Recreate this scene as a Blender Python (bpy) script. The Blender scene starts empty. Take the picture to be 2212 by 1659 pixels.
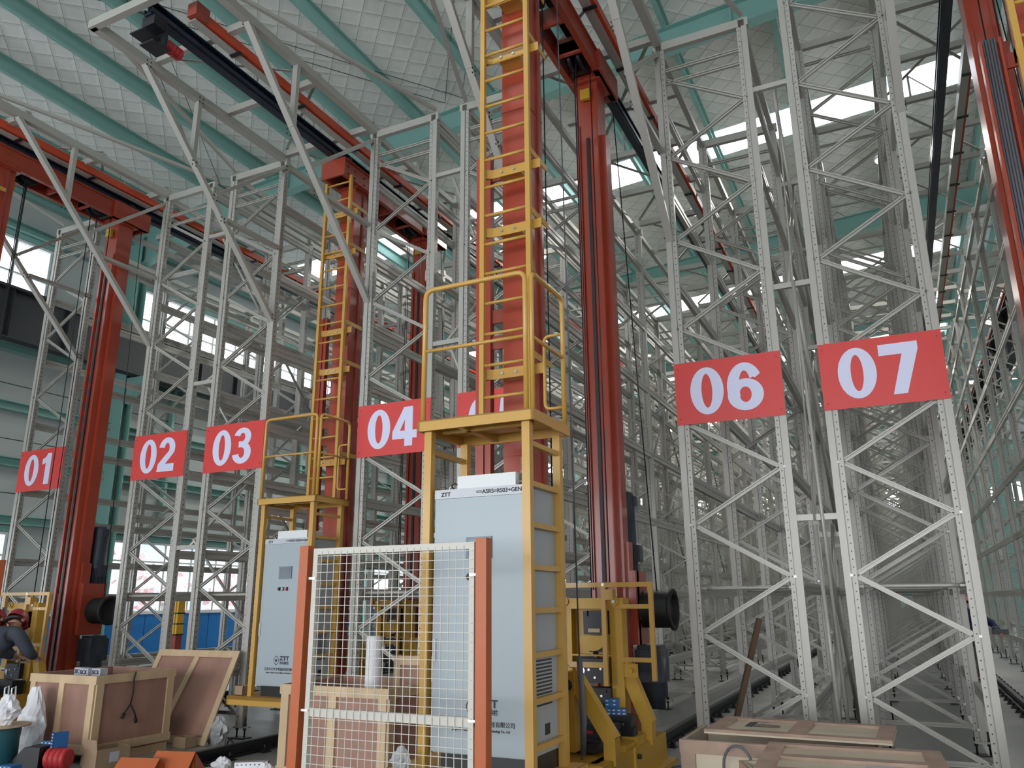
import bpy, math, random
from mathutils import Vector, Matrix
R_ = random.Random(7)
sc = bpy.context.scene
# ------------------------------------------------------------------ camera
F_PX = 1696.87
cam_d = bpy.data.cameras.new('camera'); cam = bpy.data.objects.new('camera', cam_d); sc.collection.objects.link(cam)
cam_d.sensor_fit = 'HORIZONTAL'; cam_d.sensor_width = 36.0; cam_d.lens = F_PX*36.0/2212
cam_d.clip_start = .05; cam_d.clip_end = 400
_r = Vector((.90027371, .43526628, -.00710706)); _d = Vector((-.12195201, .23649743, -.96394848)); _f = Vector((-.41789347, .86868419, .26599402))
m = Matrix((( _r.x, -_d.x, -_f.x, 0), (_r.y, -_d.y, -_f.y, 0), (_r.z, -_d.z, -_f.z, 1.7), (0, 0, 0, 1)))
cam.matrix_world = m
sc.camera = cam
# ------------------------------------------------------------------ world, lights, exposure
sc.view_settings.view_transform = 'Standard'; sc.view_settings.look = 'None'
sc.view_settings.gamma = 1; sc.view_settings.use_curve_mapping = False
sc.view_settings.exposure = -0.2
W = bpy.data.worlds.new('overcast_sky'); sc.world = W; W.use_nodes = True
bg = W.node_tree.nodes['Background']; bg.inputs[0].default_value = (.93, .96, 1.0, 1); bg.inputs[1].default_value = 6.0
sc.cycles.max_bounces = 7; sc.cycles.diffuse_bounces = 4; sc.cycles.glossy_bounces = 3
sc.cycles.transparent_max_bounces = 16; sc.cycles.caustics_reflective = False; sc.cycles.caustics_refractive = False
sc.cycles.use_denoising = True; sc.cycles.sample_clamp_indirect = 6
sc.cycles.use_adaptive_sampling = True; sc.cycles.adaptive_threshold = .02
def area(name, loc, rot, sx, sy, power, col=(1, 1, 1), portal=False):
    l = bpy.data.lights.new(name, 'AREA'); l.shape = 'RECTANGLE'; l.size = sx; l.size_y = sy; l.energy = power; l.color = col
    o = bpy.data.objects.new(name, l); o.location = loc; o.rotation_euler = rot; sc.collection.objects.link(o)
    if portal: l.cycles.is_portal = True
    return o
PI = math.pi
LAMP_W = 300
# daylight through the hall's wide open front gate (behind the photographer) and high side glazing
area('front_gate_daylight', (-6, -11.5, 2.6), (PI/2, 0, 0), 22, 5, 1000, (.95, .97, 1))
area('right_bay_daylight', (27.4, 26, 6.5), (PI/2, 0, PI/2), 60, 9, 2600, (.97, .98, 1))
SKY_Y = [(-3.2, -1.9), (8.6, 9.9) if False else (20.0, 21.35), (31.6, 32.9), (42.6, 44.0), (55.0, 56.4), (66.6, 68.0)]

# ------------------------------------------------------------------ materials
def mat(name, col, rough=.5, metal=0, coat=0, bump=None, var=None, emit=None):
    M = bpy.data.materials.new(name); M.use_nodes = True
    nt = M.node_tree; N = nt.nodes; L = nt.links; b = N['Principled BSDF']
    b.inputs['Base Color'].default_value = (*col, 1); b.inputs['Roughness'].default_value = rough; b.inputs['Metallic'].default_value = metal
    if coat: b.inputs['Coat Weight'].default_value = coat; b.inputs['Coat Roughness'].default_value = .1
    if emit: b.inputs['Emission Color'].default_value = (*col, 1); b.inputs['Emission Strength'].default_value = emit
    if var or bump:
        tc = N.new('ShaderNodeTexCoord'); nz = N.new('ShaderNodeTexNoise'); nz.inputs['Detail'].default_value = 4
        mp = N.new('ShaderNodeMapping'); L.new(tc.outputs['Object'], mp.inputs[0]); L.new(mp.outputs[0], nz.inputs[0])
        if var:
            nz.inputs['Scale'].default_value = var[0]
            if len(var) > 2: mp.inputs['Scale'].default_value = var[2]
            mr = N.new('ShaderNodeMapRange'); L.new(nz.outputs[0], mr.inputs[0]); mr.inputs[1].default_value = .3; mr.inputs[2].default_value = .7
            mr.inputs[3].default_value = 1-var[1]; mr.inputs[4].default_value = 1+var[1]*.5
            mx = N.new('ShaderNodeVectorMath'); mx.operation = 'SCALE'; mx.inputs[0].default_value = col; L.new(mr.outputs[0], mx.inputs['Scale'])
            L.new(mx.outputs[0], b.inputs['Base Color'])
        if bump:
            n2 = N.new('ShaderNodeTexNoise'); n2.inputs['Scale'].default_value = bump[0]; L.new(tc.outputs['Object'], n2.inputs[0])
            bp = N.new('ShaderNodeBump'); bp.inputs['Strength'].default_value = bump[1]; bp.inputs['Distance'].default_value = .02
            L.new(n2.outputs[0], bp.inputs['Height']); L.new(bp.outputs[0], b.inputs['Normal'])
    return M
RACK = (.43, .42, .385)
def rack_post_mat(sg):
    M = mat('rack_paint_perforated', RACK, .38, .15)
    nt = M.node_tree; N = nt.nodes; L = nt.links; b = N['Principled BSDF']
    tc = N.new('ShaderNodeTexCoord'); s = N.new('ShaderNodeSeparateXYZ'); L.new(tc.outputs['Object'], s.inputs[0])
    def mth(op, a, bb, c=None):
        n = N.new('ShaderNodeMath'); n.operation = op
        for i, v in enumerate((a, bb, c)):
            if v is None: continue
            if isinstance(v, (int, float)): n.inputs[i].default_value = v
            else: L.new(v, n.inputs[i])
        return n.outputs[0]
    fz = mth('SUBTRACT', mth('FRACT', mth('DIVIDE', s.outputs[2], .075), 0), .5)
    dz = mth('MULTIPLY', fz, .075)
    dx = mth('SUBTRACT', s.outputs[0], sg*.036)
    r = mth('ADD', mth('MULTIPLY', dx, dx), mth('MULTIPLY', dz, dz))
    hole = mth('LESS_THAN', r, .0065**2)
    sgn = mth('MULTIPLY', s.outputs[0], 1.0)
    dy = mth('SUBTRACT', s.outputs[1], .055)
    r2 = mth('ADD', mth('MULTIPLY', dy, dy), mth('MULTIPLY', dz, dz))
    hole2 = mth('LESS_THAN', r2, .009**2)
    g = N.new('ShaderNodeNewGeometry'); gs = N.new('ShaderNodeSeparateXYZ'); L.new(g.outputs['Normal'], gs.inputs[0])
    fy = mth('GREATER_THAN', mth('ABSOLUTE', gs.outputs[1], 0), .7)
    side = mth('SUBTRACT', 1.0, fy)
    hh = mth('ADD', mth('MULTIPLY', hole, fy), mth('MULTIPLY', hole2, side))
    mx = N.new('ShaderNodeMix'); mx.data_type = 'RGBA'; L.new(hh, mx.inputs[0]); mx.inputs[6].default_value = (*RACK, 1); mx.inputs[7].default_value = (.03, .03, .03, 1)
    L.new(mx.outputs[2], b.inputs['Base Color'])
    return M
M_POST = rack_post_mat(1); M_POST2 = rack_post_mat(-1)
M_RACK = mat('rack_paint', RACK, .36, .15)
M_RED = mat('orange_red_gloss_paint', (.36, .052, .025), .33, 0, .25, var=(1.3, .08))
M_REDM = mat('dull_red_paint', (.30, .05, .03), .5)
M_ORANGE = mat('orange_powder_coat', (.44, .098, .022), .42)
M_COND = mat('red_orange_conductor', (.58, .065, .022), .45)
M_YEL = mat('ochre_yellow_paint', (.56, .32, .065), .38, 0, .2)
M_YELC = mat('carriage_yellow_paint', (.60, .35, .04), .42, var=(3, .1))
M_BLACK = mat('black_paint', (.012, .013, .017), .45)
M_NAVY = mat('blue_black_rail_paint', (.012, .018, .035), .35)
M_RUB = mat('black_rubber', (.012, .012, .012), .6)
M_MOTOR = mat('dark_grey_motor_paint', (.035, .045, .06), .35)
M_STEEL = mat('bare_steel', (.55, .55, .55), .3, .9)
M_SIGN = mat('coral_red_sign_vinyl', (.66, .055, .05), .42)
M_DIGIT = mat('pale_lilac_white_vinyl', (.68, .70, .90), .42)
M_CAB = mat('pale_blue_grey_cabinet_paint', (.37, .43, .465), .36)
M_CABS = mat('grey_cabinet_side', (.36, .39, .40), .45)
M_INK = mat('dark_navy_ink', (.015, .015, .06), .5)
M_INKB = mat('black_ink', (.01, .01, .01), .5)
M_TAPE = mat('silvery_label_tape', (.5, .52, .56), .3)
M_TEAL = mat('teal_structural_paint', (.21, .40, .36), .5, var=(.5, .05))
M_WALL = mat('grey_wall_panel', (.40, .43, .425), .6, var=(.3, .06))
M_BLUE = mat('bright_blue_dado_panel', (.01, .17, .50), .5)
M_WHITE = mat('white_frame_paint', (.72, .74, .74), .45)
M_CREAM = mat('cream_fence_paint', (.56, .54, .48), .42)
M_GIRD = mat('black_crane_girder_paint', (.02, .022, .028), .55)
M_PINE = mat('pine_batten', (.60, .44, .27), .7, var=(6, .18, (1, 1, .15)))
M_PLY = mat('reddish_plywood', (.36, .20, .15), .7, var=(3.5, .22, (1, 1, .35)))
M_PLYL = mat('pale_plywood', (.66, .58, .44), .7, var=(3, .15, (.3, 1, 1)))
M_PLYP = mat('pinkish_wood_batten', (.43, .30, .23), .7, var=(5, .18))
M_CARD = mat('brown_cardboard', (.36, .25, .16), .8, var=(4, .08))
M_BAG = mat('white_plastic_film', (.74, .74, .77), .35)
M_DRUMT = mat('dark_teal_cable_drum', (.01, .085, .11), .5)
M_BOARD = mat('round_wood_flange', (.45, .33, .2), .7)
M_BLUBOX = mat('blue_printed_carton', (.02, .12, .32), .5)
M_BUF = mat('red_rubber_buffer', (.48, .03, .035), .5)
M_FOAM = mat('clear_bubble_film', (.45, .46, .47), .25)
M_SCREEN = mat('dark_panel_screen', (.05, .075, .10), .12)
M_BEZEL = mat('blue_grey_bezel', (.16, .21, .26), .4)
M_REDB = mat('red_button', (.55, .02, .02), .35)
M_LAMP = mat('lamp_lens', (1, 1, 1), .5, emit=9)
M_LAMPB = mat('lamp_body', (.5, .52, .55), .35, .5)
M_SKIN = mat('skin', (.45, .26, .18), .55)
M_HELM = mat('dark_red_helmet', (.28, .02, .03), .3)
M_HELM2 = mat('orange_red_helmet', (.6, .06, .03), .35)
M_SHIRT = mat('charcoal_work_shirt', (.045, .055, .075), .85, var=(8, .15))
M_TROU = mat('black_trousers', (.015, .016, .02), .85)
M_JACK = mat('dark_blue_jacket', (.012, .02, .09), .8)
M_HARN = mat('red_harness_webbing', (.5, .03, .03), .7)
M_CAMO = mat('mottled_brown_trousers', (.10, .07, .07), .85, var=(20, .6))
M_BROWNW = mat('old_dark_timber', (.14, .085, .055), .8)
M_GREYC = mat('grey_cable_sheath', (.13, .13, .15), .5)
M_GALV = mat('aluminium_case', (.55, .56, .58), .3, .6)
M_SHRUB = mat('pink_leaves', (.6, .30, .32), .8)
M_BLDG = mat('pale_concrete_building', (.7, .72, .75), .8)
M_BWIN = mat('bluish_far_windows', (.35, .45, .6), .3)
M_POWD = mat('hazard_yellow', (.75, .42, .03), .5)
def floor_mat():
    M = mat('sealed_concrete', (.2, .2, .19), .35)
    nt = M.node_tree; N = nt.nodes; L = nt.links; b = N['Principled BSDF']
    tc = N.new('ShaderNodeTexCoord'); n1 = N.new('ShaderNodeTexNoise'); n1.inputs['Scale'].default_value = .35; n1.inputs['Detail'].default_value = 8
    n2 = N.new('ShaderNodeTexNoise'); n2.inputs['Scale'].default_value = 9; n2.inputs['Detail'].default_value = 6
    L.new(tc.outputs['Object'], n1.inputs[0]); L.new(tc.outputs['Object'], n2.inputs[0])
    cr = N.new('ShaderNodeValToRGB'); L.new(n1.outputs[0], cr.inputs[0])
    cr.color_ramp.elements[0].position = .3; cr.color_ramp.elements[0].color = (.27, .27, .26, 1)
    cr.color_ramp.elements[1].position = .7; cr.color_ramp.elements[1].color = (.40, .40, .385, 1)
    mx = N.new('ShaderNodeMix'); mx.data_type = 'RGBA'; mx.blend_type = 'MULTIPLY'; mx.inputs[0].default_value = .35
    L.new(cr.outputs[0], mx.inputs[6]); L.new(n2.outputs[0], mx.inputs[7]); L.new(mx.outputs[2], b.inputs['Base Color'])
    mr = N.new('ShaderNodeMapRange'); L.new(n1.outputs[0], mr.inputs[0]); mr.inputs[3].default_value = .25; mr.inputs[4].default_value = .5
    L.new(mr.outputs[0], b.inputs['Roughness'])
    return M
M_FLOOR = floor_mat()
def quilt_mat():
    # white insulation foil held up by a diamond mesh of thin wire
    M = mat('quilted_roof_insulation', (.74, .745, .71), .55)
    nt = M.node_tree; N = nt.nodes; L = nt.links; b = N['Principled BSDF']
    tc = N.new('ShaderNodeTexCoord'); s = N.new('ShaderNodeSeparateXYZ'); L.new(tc.outputs['Object'], s.inputs[0])
    def mth(op, a, bb=0.0):
        n = N.new('ShaderNodeMath'); n.operation = op
        for i, v in enumerate((a, bb)):
            if isinstance(v, (int, float)): n.inputs[i].default_value = v
            else: L.new(v, n.inputs[i])
        return n.outputs[0]
    P = .60
    def tri(e): return mth('ABSOLUTE', mth('SUBTRACT', mth('FRACT', mth('DIVIDE', e, P)), .5))
    u = tri(mth('ADD', s.outputs[0], s.outputs[1])); v = tri(mth('SUBTRACT', s.outputs[0], s.outputs[1]))
    mxx = mth('MAXIMUM', u, v)
    line = mth('GREATER_THAN', mxx, .4895)
    mr = N.new('ShaderNodeMapRange'); mr.interpolation_type = 'SMOOTHSTEP'; L.new(mxx, mr.inputs[0]); mr.inputs[1].default_value = .28; mr.inputs[2].default_value = .5; mr.inputs[3].default_value = 1; mr.inputs[4].default_value = 0
    nz = N.new('ShaderNodeTexNoise'); nz.inputs['Scale'].default_value = 1.6; nz.inputs['Detail'].default_value = 3; L.new(tc.outputs['Object'], nz.inputs[0])
    hh = mth('ADD', mth('MULTIPLY', mr.outputs[0], .7), nz.outputs[0])
    bp = N.new('ShaderNodeBump'); bp.inputs['Strength'].default_value = .35; bp.inputs['Distance'].default_value = .05; bp.invert = True
    L.new(hh, bp.inputs['Height']); L.new(bp.outputs[0], b.inputs['Normal'])
    mx = N.new('ShaderNodeMix'); mx.data_type = 'RGBA'; L.new(line, mx.inputs[0]); mx.inputs[6].default_value = (.74, .745, .71, 1); mx.inputs[7].default_value = (.17, .18, .17, 1)
    L.new(mx.outputs[2], b.inputs['Base Color'])
    return M
M_QUILT = quilt_mat()
def pane_mat(name, frac, col):
    M = bpy.data.materials.new(name); M.use_nodes = True; nt = M.node_tree; N = nt.nodes; L = nt.links
    N.remove(N['Principled BSDF']); o = N['Material Output']
    t = N.new('ShaderNodeBsdfTransparent'); t.inputs[0].default_value = (*col, 1); g = N.new('ShaderNodeBsdfTranslucent'); g.inputs[0].default_value = (.8, .82, .84, 1)
    mx = N.new('ShaderNodeMixShader'); mx.inputs[0].default_value = frac; L.new(t.outputs[0], mx.inputs[1]); L.new(g.outputs[0], mx.inputs[2]); L.new(mx.outputs[0], o.inputs[0])
    return M
M_PANE = pane_mat('window_glass', .12, (.93, .96, .98))
M_SKYL = pane_mat('translucent_roof_sheet', .35, (.9, .93, .95))

# ------------------------------------------------------------------ mesh helpers
class MB:
    def __init__(s): s.v = []; s.f = []; s.m = []; s.s = []
    def add(s, vs, fs, mi=0, smooth=False):
        n = len(s.v); s.v += [tuple(v) for v in vs]; s.f += [tuple(i+n for i in f) for f in fs]; s.m += [mi]*len(fs)
        s.s += ([smooth]*len(fs) if isinstance(smooth, bool) else smooth); return s
    def box(s, x0, x1, y0, y1, z0, z1, mi=0):
        return s.add([(x0,y0,z0),(x1,y0,z0),(x1,y1,z0),(x0,y1,z0),(x0,y0,z1),(x1,y0,z1),(x1,y1,z1),(x0,y1,z1)],
                     [(3,2,1,0),(4,5,6,7),(0,1,5,4),(1,2,6,5),(2,3,7,6),(3,0,4,7)], mi)
    def bar(s, p, q, w, h, mi=0, up=(0,0,1), prof=None):
        p = Vector(p); q = Vector(q); d = (q-p).normalized(); up = Vector(up)
        if abs(d.dot(up)) > .98: up = Vector((0,1,0))
        a = d.cross(up).normalized(); b = a.cross(d).normalized()
        pr = prof or [(-w/2,-h/2),(w/2,-h/2),(w/2,h/2),(-w/2,h/2)]
        n = len(pr); vs = [p+a*x+b*y for x, y in pr]+[q+a*x+b*y for x, y in pr]
        fs = [tuple(range(n-1,-1,-1)), tuple(range(n,2*n))]+[(i,(i+1)%n,n+(i+1)%n,n+i) for i in range(n)]
        return s.add(vs, fs, mi)
    def tube(s, pts, r, n=10, mi=0, r2=None):
        pts = [Vector(p) for p in pts]; vs = []; prev = None
        for i, p in enumerate(pts):
            d = (pts[min(i+1,len(pts)-1)]-pts[max(i-1,0)]).normalized()
            if prev is None:
                up = Vector((0,0,1)) if abs(d.z) < .95 else Vector((0,1,0)); a = d.cross(up).normalized()
            else: a = (prev-d*prev.dot(d)).normalized()
            prev = a; b = a.cross(d); rr = r if r2 is None else r+(r2-r)*i/(len(pts)-1)
            vs += [p+a*math.cos(2*PI*k/n)*rr+b*math.sin(2*PI*k/n)*rr for k in range(n)]
        fs = []; sm = []
        for i in range(len(pts)-1):
            for k in range(n):
                fs.append((i*n+k, (i+1)*n+k, (i+1)*n+(k+1)%n, i*n+(k+1)%n)); sm.append(True)
        fs += [tuple(range(n)), tuple(range((len(pts)-1)*n+n-1, (len(pts)-1)*n-1, -1))]; sm += [False, False]
        return s.add(vs, fs, mi, sm)
    def lathe(s, c, prof, n=16, mi=0, axis='z'):
        vs = []
        for r, h in prof:
            for k in range(n):
                a = 2*PI*k/n; x, y = r*math.cos(a), r*math.sin(a)
                vs.append({'z': (c[0]+x, c[1]+y, c[2]+h), 'x': (c[0]+h, c[1]+x, c[2]+y), 'y': (c[0]+x, c[1]+h, c[2]+y)}[axis])
        fs = []; sm = []
        for i in range(len(prof)-1):
            for k in range(n): fs.append((i*n+k, i*n+(k+1)%n, (i+1)*n+(k+1)%n, (i+1)*n+k)); sm.append(True)
        fs += [tuple(range(n-1,-1,-1)), tuple(range((len(prof)-1)*n, len(prof)*n))]; sm += [False, False]
        return s.add(vs, fs, mi, sm)
    def prism(s, poly, z0, z1, mi=0, plane='xy', off=0):
        n = len(poly)
        def P(a, b, c): return {'xy': (a, b, c), 'xz': (a, c, b), 'yz': (c, a, b)}[plane]
        vs = [P(a, b, z0) for a, b in poly]+[P(a, b, z1) for a, b in poly]
        fs = [tuple(range(n-1,-1,-1)), tuple(range(n,2*n))]+[(i,(i+1)%n,n+(i+1)%n,n+i) for i in range(n)]
        return s.add(vs, fs, mi)
    def mesh(s, name, mats):
        me = bpy.data.meshes.new(name); me.from_pydata(s.v, [], s.f); me.update()
        for m_ in (mats if isinstance(mats, (list, tuple)) else [mats]): me.materials.append(m_)
        me.polygons.foreach_set('material_index', s.m); me.polygons.foreach_set('use_smooth', s.s)
        return me
def link(name, me, parent=None, loc=None, kind=None, rot=None):
    o = bpy.data.objects.new(name, me); sc.collection.objects.link(o)
    if parent is not None: o.parent = parent
    if loc is not None: o.location = loc
    if rot is not None: o.rotation_euler = rot
    if kind: o['kind'] = kind
    return o
def part(name, mb, mats, parent, **k): return link(name, mb.mesh(name, mats), parent, **k)
def tag(o, label, cat, group=None):
    o['label'] = label; o['category'] = cat
    if group: o['group'] = group
    return o
def thing(name, label, cat, loc=(0,0,0), group=None, rz=0):
    o = link(name, None, None, loc); o.rotation_euler = (0,0,rz); o.empty_display_size = .1
    return tag(o, label, cat, group)
def B(*a): return MB().box(*a)
def text_mesh(body, size, depth=.002, bold=0.0, align='LEFT', sx=1.0, spacing=1.0):
    c = bpy.data.curves.new('lettering', 'FONT'); c.body = body; c.size = size; c.extrude = depth; c.offset = bold; c.align_x = align; c.space_character = spacing
    c.resolution_u = 4
    o = bpy.data.objects.new('lettering', c); sc.collection.objects.link(o); bpy.context.view_layer.update()
    me = bpy.data.meshes.new_from_object(o.evaluated_get(bpy.context.evaluated_depsgraph_get()))
    bpy.data.objects.remove(o); bpy.data.curves.remove(c)
    if sx != 1:
        for v in me.vertices: v.co.x *= sx
    return me
def lettering(name, body, size, mt, parent, loc, bold=0.0, align='LEFT', sx=1.0, rz=0, spacing=1.0, depth=.0015):
    me = text_mesh(body, size, depth, bold, align, sx, spacing); me.materials.clear(); me.materials.append(mt); me.name = name
    return link(name, me, parent, loc, rot=(PI/2, 0, rz))

# ================================================================== BUILDING
XW, XC, XE = -20.0, 4.2, 28.4           # left wall, middle column line, right wall
Y0, Y1 = -12.0, 79.0
def zr(x): return 14.62+.075*x if x < XC else 14.62+.075*XC-.075*(x-XC)
RY = [2.9, 14.9, 26.9, 38.9, 50.9, 62.9, 74.9]
fl = part('floor', B(XW-.3, XE+.3, Y0, Y1, -.25, 0), M_FLOOR, None, kind='structure')
# roof: insulation strips between the translucent bands
edges = [Y0]+[y for s_ in SKY_Y for y in s_]+[Y1]
ce = MB()
for a, b in zip(edges[0::2], edges[1::2]):
    for xa, xb in ((XW-.3, XC), (XC, XE+.3)):
        za, zb = zr(xa), zr(xb)
        ce.add([(xa,a,za),(xb,a,zb),(xb,b,zb),(xa,b,za),(xa,a,za+.12),(xb,a,zb+.12),(xb,b,zb+.12),(xa,b,za+.12)],
               [(3,2,1,0),(4,5,6,7),(0,1,5,4),(1,2,6,5),(2,3,7,6),(3,0,4,7)])
ceil = part('ceiling', ce, M_QUILT, None, kind='structure')
for k, (a, b) in enumerate(SKY_Y):
    s_ = MB()
    for xa, xb in ((XW+1.4, XC-.6), (XC+.6, XE-1.4)):
        s_.add([(xa,a,zr(xa)+.1),(xb,a,zr(xb)+.1),(xb,b,zr(xb)+.1),(xa,b,zr(xa)+.1)], [(3,2,1,0)])
    part('skylight_sheet', s_, M_SKYL, ceil)
    e_ = MB()
    for xa, xb in ((XW-.3, XW+1.4), (XC-.6, XC+.6), (XE-1.4, XE+.3)):
        e_.add([(xa,a,zr(xa)+.02),(xb,a,zr(xb)+.02),(xb,b,zr(xb)+.02),(xa,b,zr(xa)+.02)], [(3,2,1,0)])
    part('skylight_end_sheet', e_, M_QUILT, ceil)
# purlins (C sections with bolt pairs)
def purlin_mesh(L):
    b = MB(); b.box(-.045,.045,0,L,-.02,0); b.box(-.045,-.03,0,L,-.38,-.02); b.box(-.045,.06,0,L,-.40,-.38); b.box(.045,.06,0,L,-.38,-.35)
    k = 1.4
    while k < L:
        for dy in (0, .1): b.box(-.055,-.045,k+dy,k+dy+.035,-.11,-.075,1)
        k += 1.5
    return b.mesh('roof_purlin', [M_TEAL, M_BLACK])
pm = purlin_mesh(Y1-Y0)
for x in [-18.5, -16.45, -14.65, -12.9, -9.9+-1.4, -9.75, -7.75, -5.5, -3.3, -1.1, 1.1, 3.5, 5.6, 8, 10.4, 12.8, 15.2, 17.6, 20, 22.4, 24.8]:
    link('roof_purlin', pm, ceil, (x, Y0, zr(x)-.005))
# rafters: tapered I beams
for y in RY:
    for sgn, xa, xb in ((1, XW, XC), (-1, XE, XC)):
        r_ = MB(); n = 12; pa = [(xa+(xb-xa)*i/n) for i in range(n+1)]
        def dep(x):
            t = abs(x-xa)/abs(xb-xa)
            return .55+.75*max(0, 1-t/.22)+.12*max(0,(t-.7)/.3)
        top = [zr(x)-.40 for x in pa]; bot = [zr(x)-.40-dep(x) for x in pa]
        for i in range(n):
            x0, x1 = (pa[i], pa[i+1]) if sgn > 0 else (pa[i+1], pa[i])
            t0, t1 = (top[i], top[i+1]) if sgn > 0 else (top[i+1], top[i])
            b0, b1 = (bot[i], bot[i+1]) if sgn > 0 else (bot[i+1], bot[i])
            for ya, yb, za0, zb0, za1, zb1 in ((y-.01, y+.01, b0, t0, b1, t1), (y-.14, y+.14, b0-.025, b0, b1-.025, b1), (y-.14, y+.14, t0-.02, t0, t1-.02, t1)):
                r_.add([(x0,ya,za0),(x1,ya,za1),(x1,yb,za1),(x0,yb,za0),(x0,ya,zb0),(x1,ya,zb1),(x1,yb,zb1),(x0,yb,zb0)],
                       [(3,2,1,0),(4,5,6,7),(0,1,5,4),(1,2,6,5),(2,3,7,6),(3,0,4,7)])
            if i % 3 == 0: r_.box(x0-.01, x0+.01, y-.13, y+.13, b0, t0)
        part('roof_rafter', r_, M_TEAL, ceil)
# roof bracing rods between the purlins
rb = MB()
for k in range(len(RY)-1):
    ya, yb = RY[k], RY[k+1]
    for xa, xb in ((-17, -9), (-9, -1), (-1, 4)):
        if k % 2 == 0:
            for p, q in (((xa,ya), (xb,yb)), ((xb,ya), (xa,yb))):
                [rb.tube([(p[0]+e,p[1],zr(p[0])-.05), (q[0]+e,q[1],zr(q[0])-.05)], .008, 5) for e in (0,.5)]
part('roof_brace_rod', rb, M_MOTOR, ceil, kind='stuff')

# walls ---------------------------------------------------------------
def wall_x(name, x, t, wins, ztop, kinds=True):
    # wall in the plane x with window openings wins = [(y0, y1, z0, z1)]
    ys = sorted({Y0, Y1} | {w[0] for w in wins} | {w[1] for w in wins}); b = MB()
    for a, c in zip(ys[:-1], ys[1:]):
        cuts = sorted([(w[2], w[3]) for w in wins if w[0] <= a+1e-6 and w[1] >= c-1e-6]); z = 0
        for z0, z1 in cuts+[(ztop, ztop)]:
            if z0 > z: b.box(x-t/2, x+t/2, a, c, z, z0)
            z = z1
    return part(name, b, M_WALL, None, kind='structure')
WIN = []
for a, b_ in ((-9.5, 12.45), (15.25, 26.4), (27.4, 38.4), (39.4, 50.4), (51.4, 62.4), (63.4, 74.4)):
    WIN += [(a, b_, 1.43, 3.45), (a, b_, 9.42, 11.05)]
wl = wall_x('wall_left', XW-.13, .2, WIN, zr(XW)+.1)
wi = 0
for (a, b_, z0, z1) in WIN:
    wi += 1
    fr = MB(); n = max(2, int(round((b_-a)/1.02))); st = (b_-a)/n; x = XW
    fr.box(x-.1, x+.03, a, b_, z0, z0+.07); fr.box(x-.1, x+.03, a, b_, z1-.07, z1)
    w = part('window_%d' % wi, fr, M_WHITE, None, kind='structure')
    mb = MB().box(-.06, .02, -.035, .035, z0+.07, z1-.07).mesh('mullion', M_WHITE)
    for k in range(n+1): link('mullion', mb, w, (x, min(max(a+k*st, a+.035), b_-.035), 0))
    zt = z0+(z1-z0)*(.72 if z0 < 5 else .42)
    part('transom', MB().box(x-.05, x+.015, a, b_, zt-.025, zt+.025), M_WHITE, w)
    pn = MB().add([(0,-st/2+.03,z0+.07),(0,st/2-.03,z0+.07),(0,st/2-.03,z1-.07),(0,-st/2+.03,z1-.07)], [(0,1,2,3)]).mesh('pane', M_PANE)
    for k in range(n): link('pane', pn, w, (x-.03, a+(k+.5)*st, 0))
    # reveal trim in teal
    part('teal_surround', MB().box(x-.02, x+.07, a-.14, a-.01, z0-.1, z1+.14).box(x-.02, x+.07, b_+.01, b_+.14, z0-.1, z1+.14).box(x-.02, x+.07, a-.14, b_+.14, z1+.01, z1+.14), M_TEAL, w)
d = MB(); y = Y0
while y < Y1: d.box(XW-.02, XW+.03, y+.01, min(y+2.4, Y1)-.01, .22, 1.40); y += 2.4
part('trim_1', d, M_BLUE, wl); 
part('baseboard_left', B(XW-.02, XW+.06, Y0, Y1, 0, .2), M_WHITE, None, kind='structure')
part('window_sill', B(XW-.02, XW+.07, Y0, Y1, 1.40, 1.46), M_WHITE, wl)
for z in (3.62, 5.05, 6.45, 7.95, 9.25, 11.2, 12.2):
    g = MB(); g.box(XW, XW+.22, Y0, Y1, z, z+.02); g.box(XW, XW+.22, Y0, Y1, z+.2, z+.22); g.box(XW+.02, XW+.04, Y0, Y1, z+.02, z+.2)
    part('wall_girt', g, M_TEAL, wl)
st_ = MB().box(0, .16, -.05, .05, 3.6, 9.3).mesh('wall_stud', M_TEAL)
y = -10.1
while y < Y1:
    link('wall_stud', st_, wl, (XW+.02, y, 0)); y += 3.0
sm_ = MB()
for z in (4.4, 5.75, 7.15, 8.7): sm_.box(XW-.04, XW-.022, Y0, Y1, z, z+.02)
part('panel_seam', sm_, M_GIRD, wl)
def column(x, y, top, parent, crane_side):
    b = MB(); b.box(x-.28, x+.28, y-.16, y-.14, 0, top); b.box(x-.28, x+.28, y+.14, y+.16, 0, top); b.box(x-.01, x+.01, y-.14, y+.14, 0, top)
    c = part('steel_column', b, M_TEAL, parent)
    for s_ in crane_side:
        k = MB(); k.box(x+s_*.28 if s_ > 0 else x-.95, x+.95 if s_ > 0 else x-.28, y-.12, y+.12, 7.72, 7.95)
        k.add([(x+s_*.28,y-.1,7.2),(x+s_*.28,y+.1,7.2),(x+s_*.9,y+.1,7.72),(x+s_*.9,y-.1,7.72),(x+s_*.28,y-.1,7.72),(x+s_*.28,y+.1,7.72)], [(0,1,2,3),(0,3,4),(1,5,2),(3,2,5,4),(0,4,5,1)])
        part('crane_bracket', k, M_TEAL, c)
rc = part('trim_2', B(XW-.02, XW+.05, Y0, Y1, 12.9, 13.1), M_TEAL, None, kind='structure')
for y in RY:
    column(XW+.32, y, zr(XW)-.7, wl, (1,)); 
mid = part('trim_3', B(XC-.1, XC+.1, Y0, Y1, zr(XC)-1.25, zr(XC)-1.1), M_TEAL, None, kind='structure')
for y in RY: column(XC+.1, y, zr(XC)-1.1, mid, (1, -1))
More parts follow.
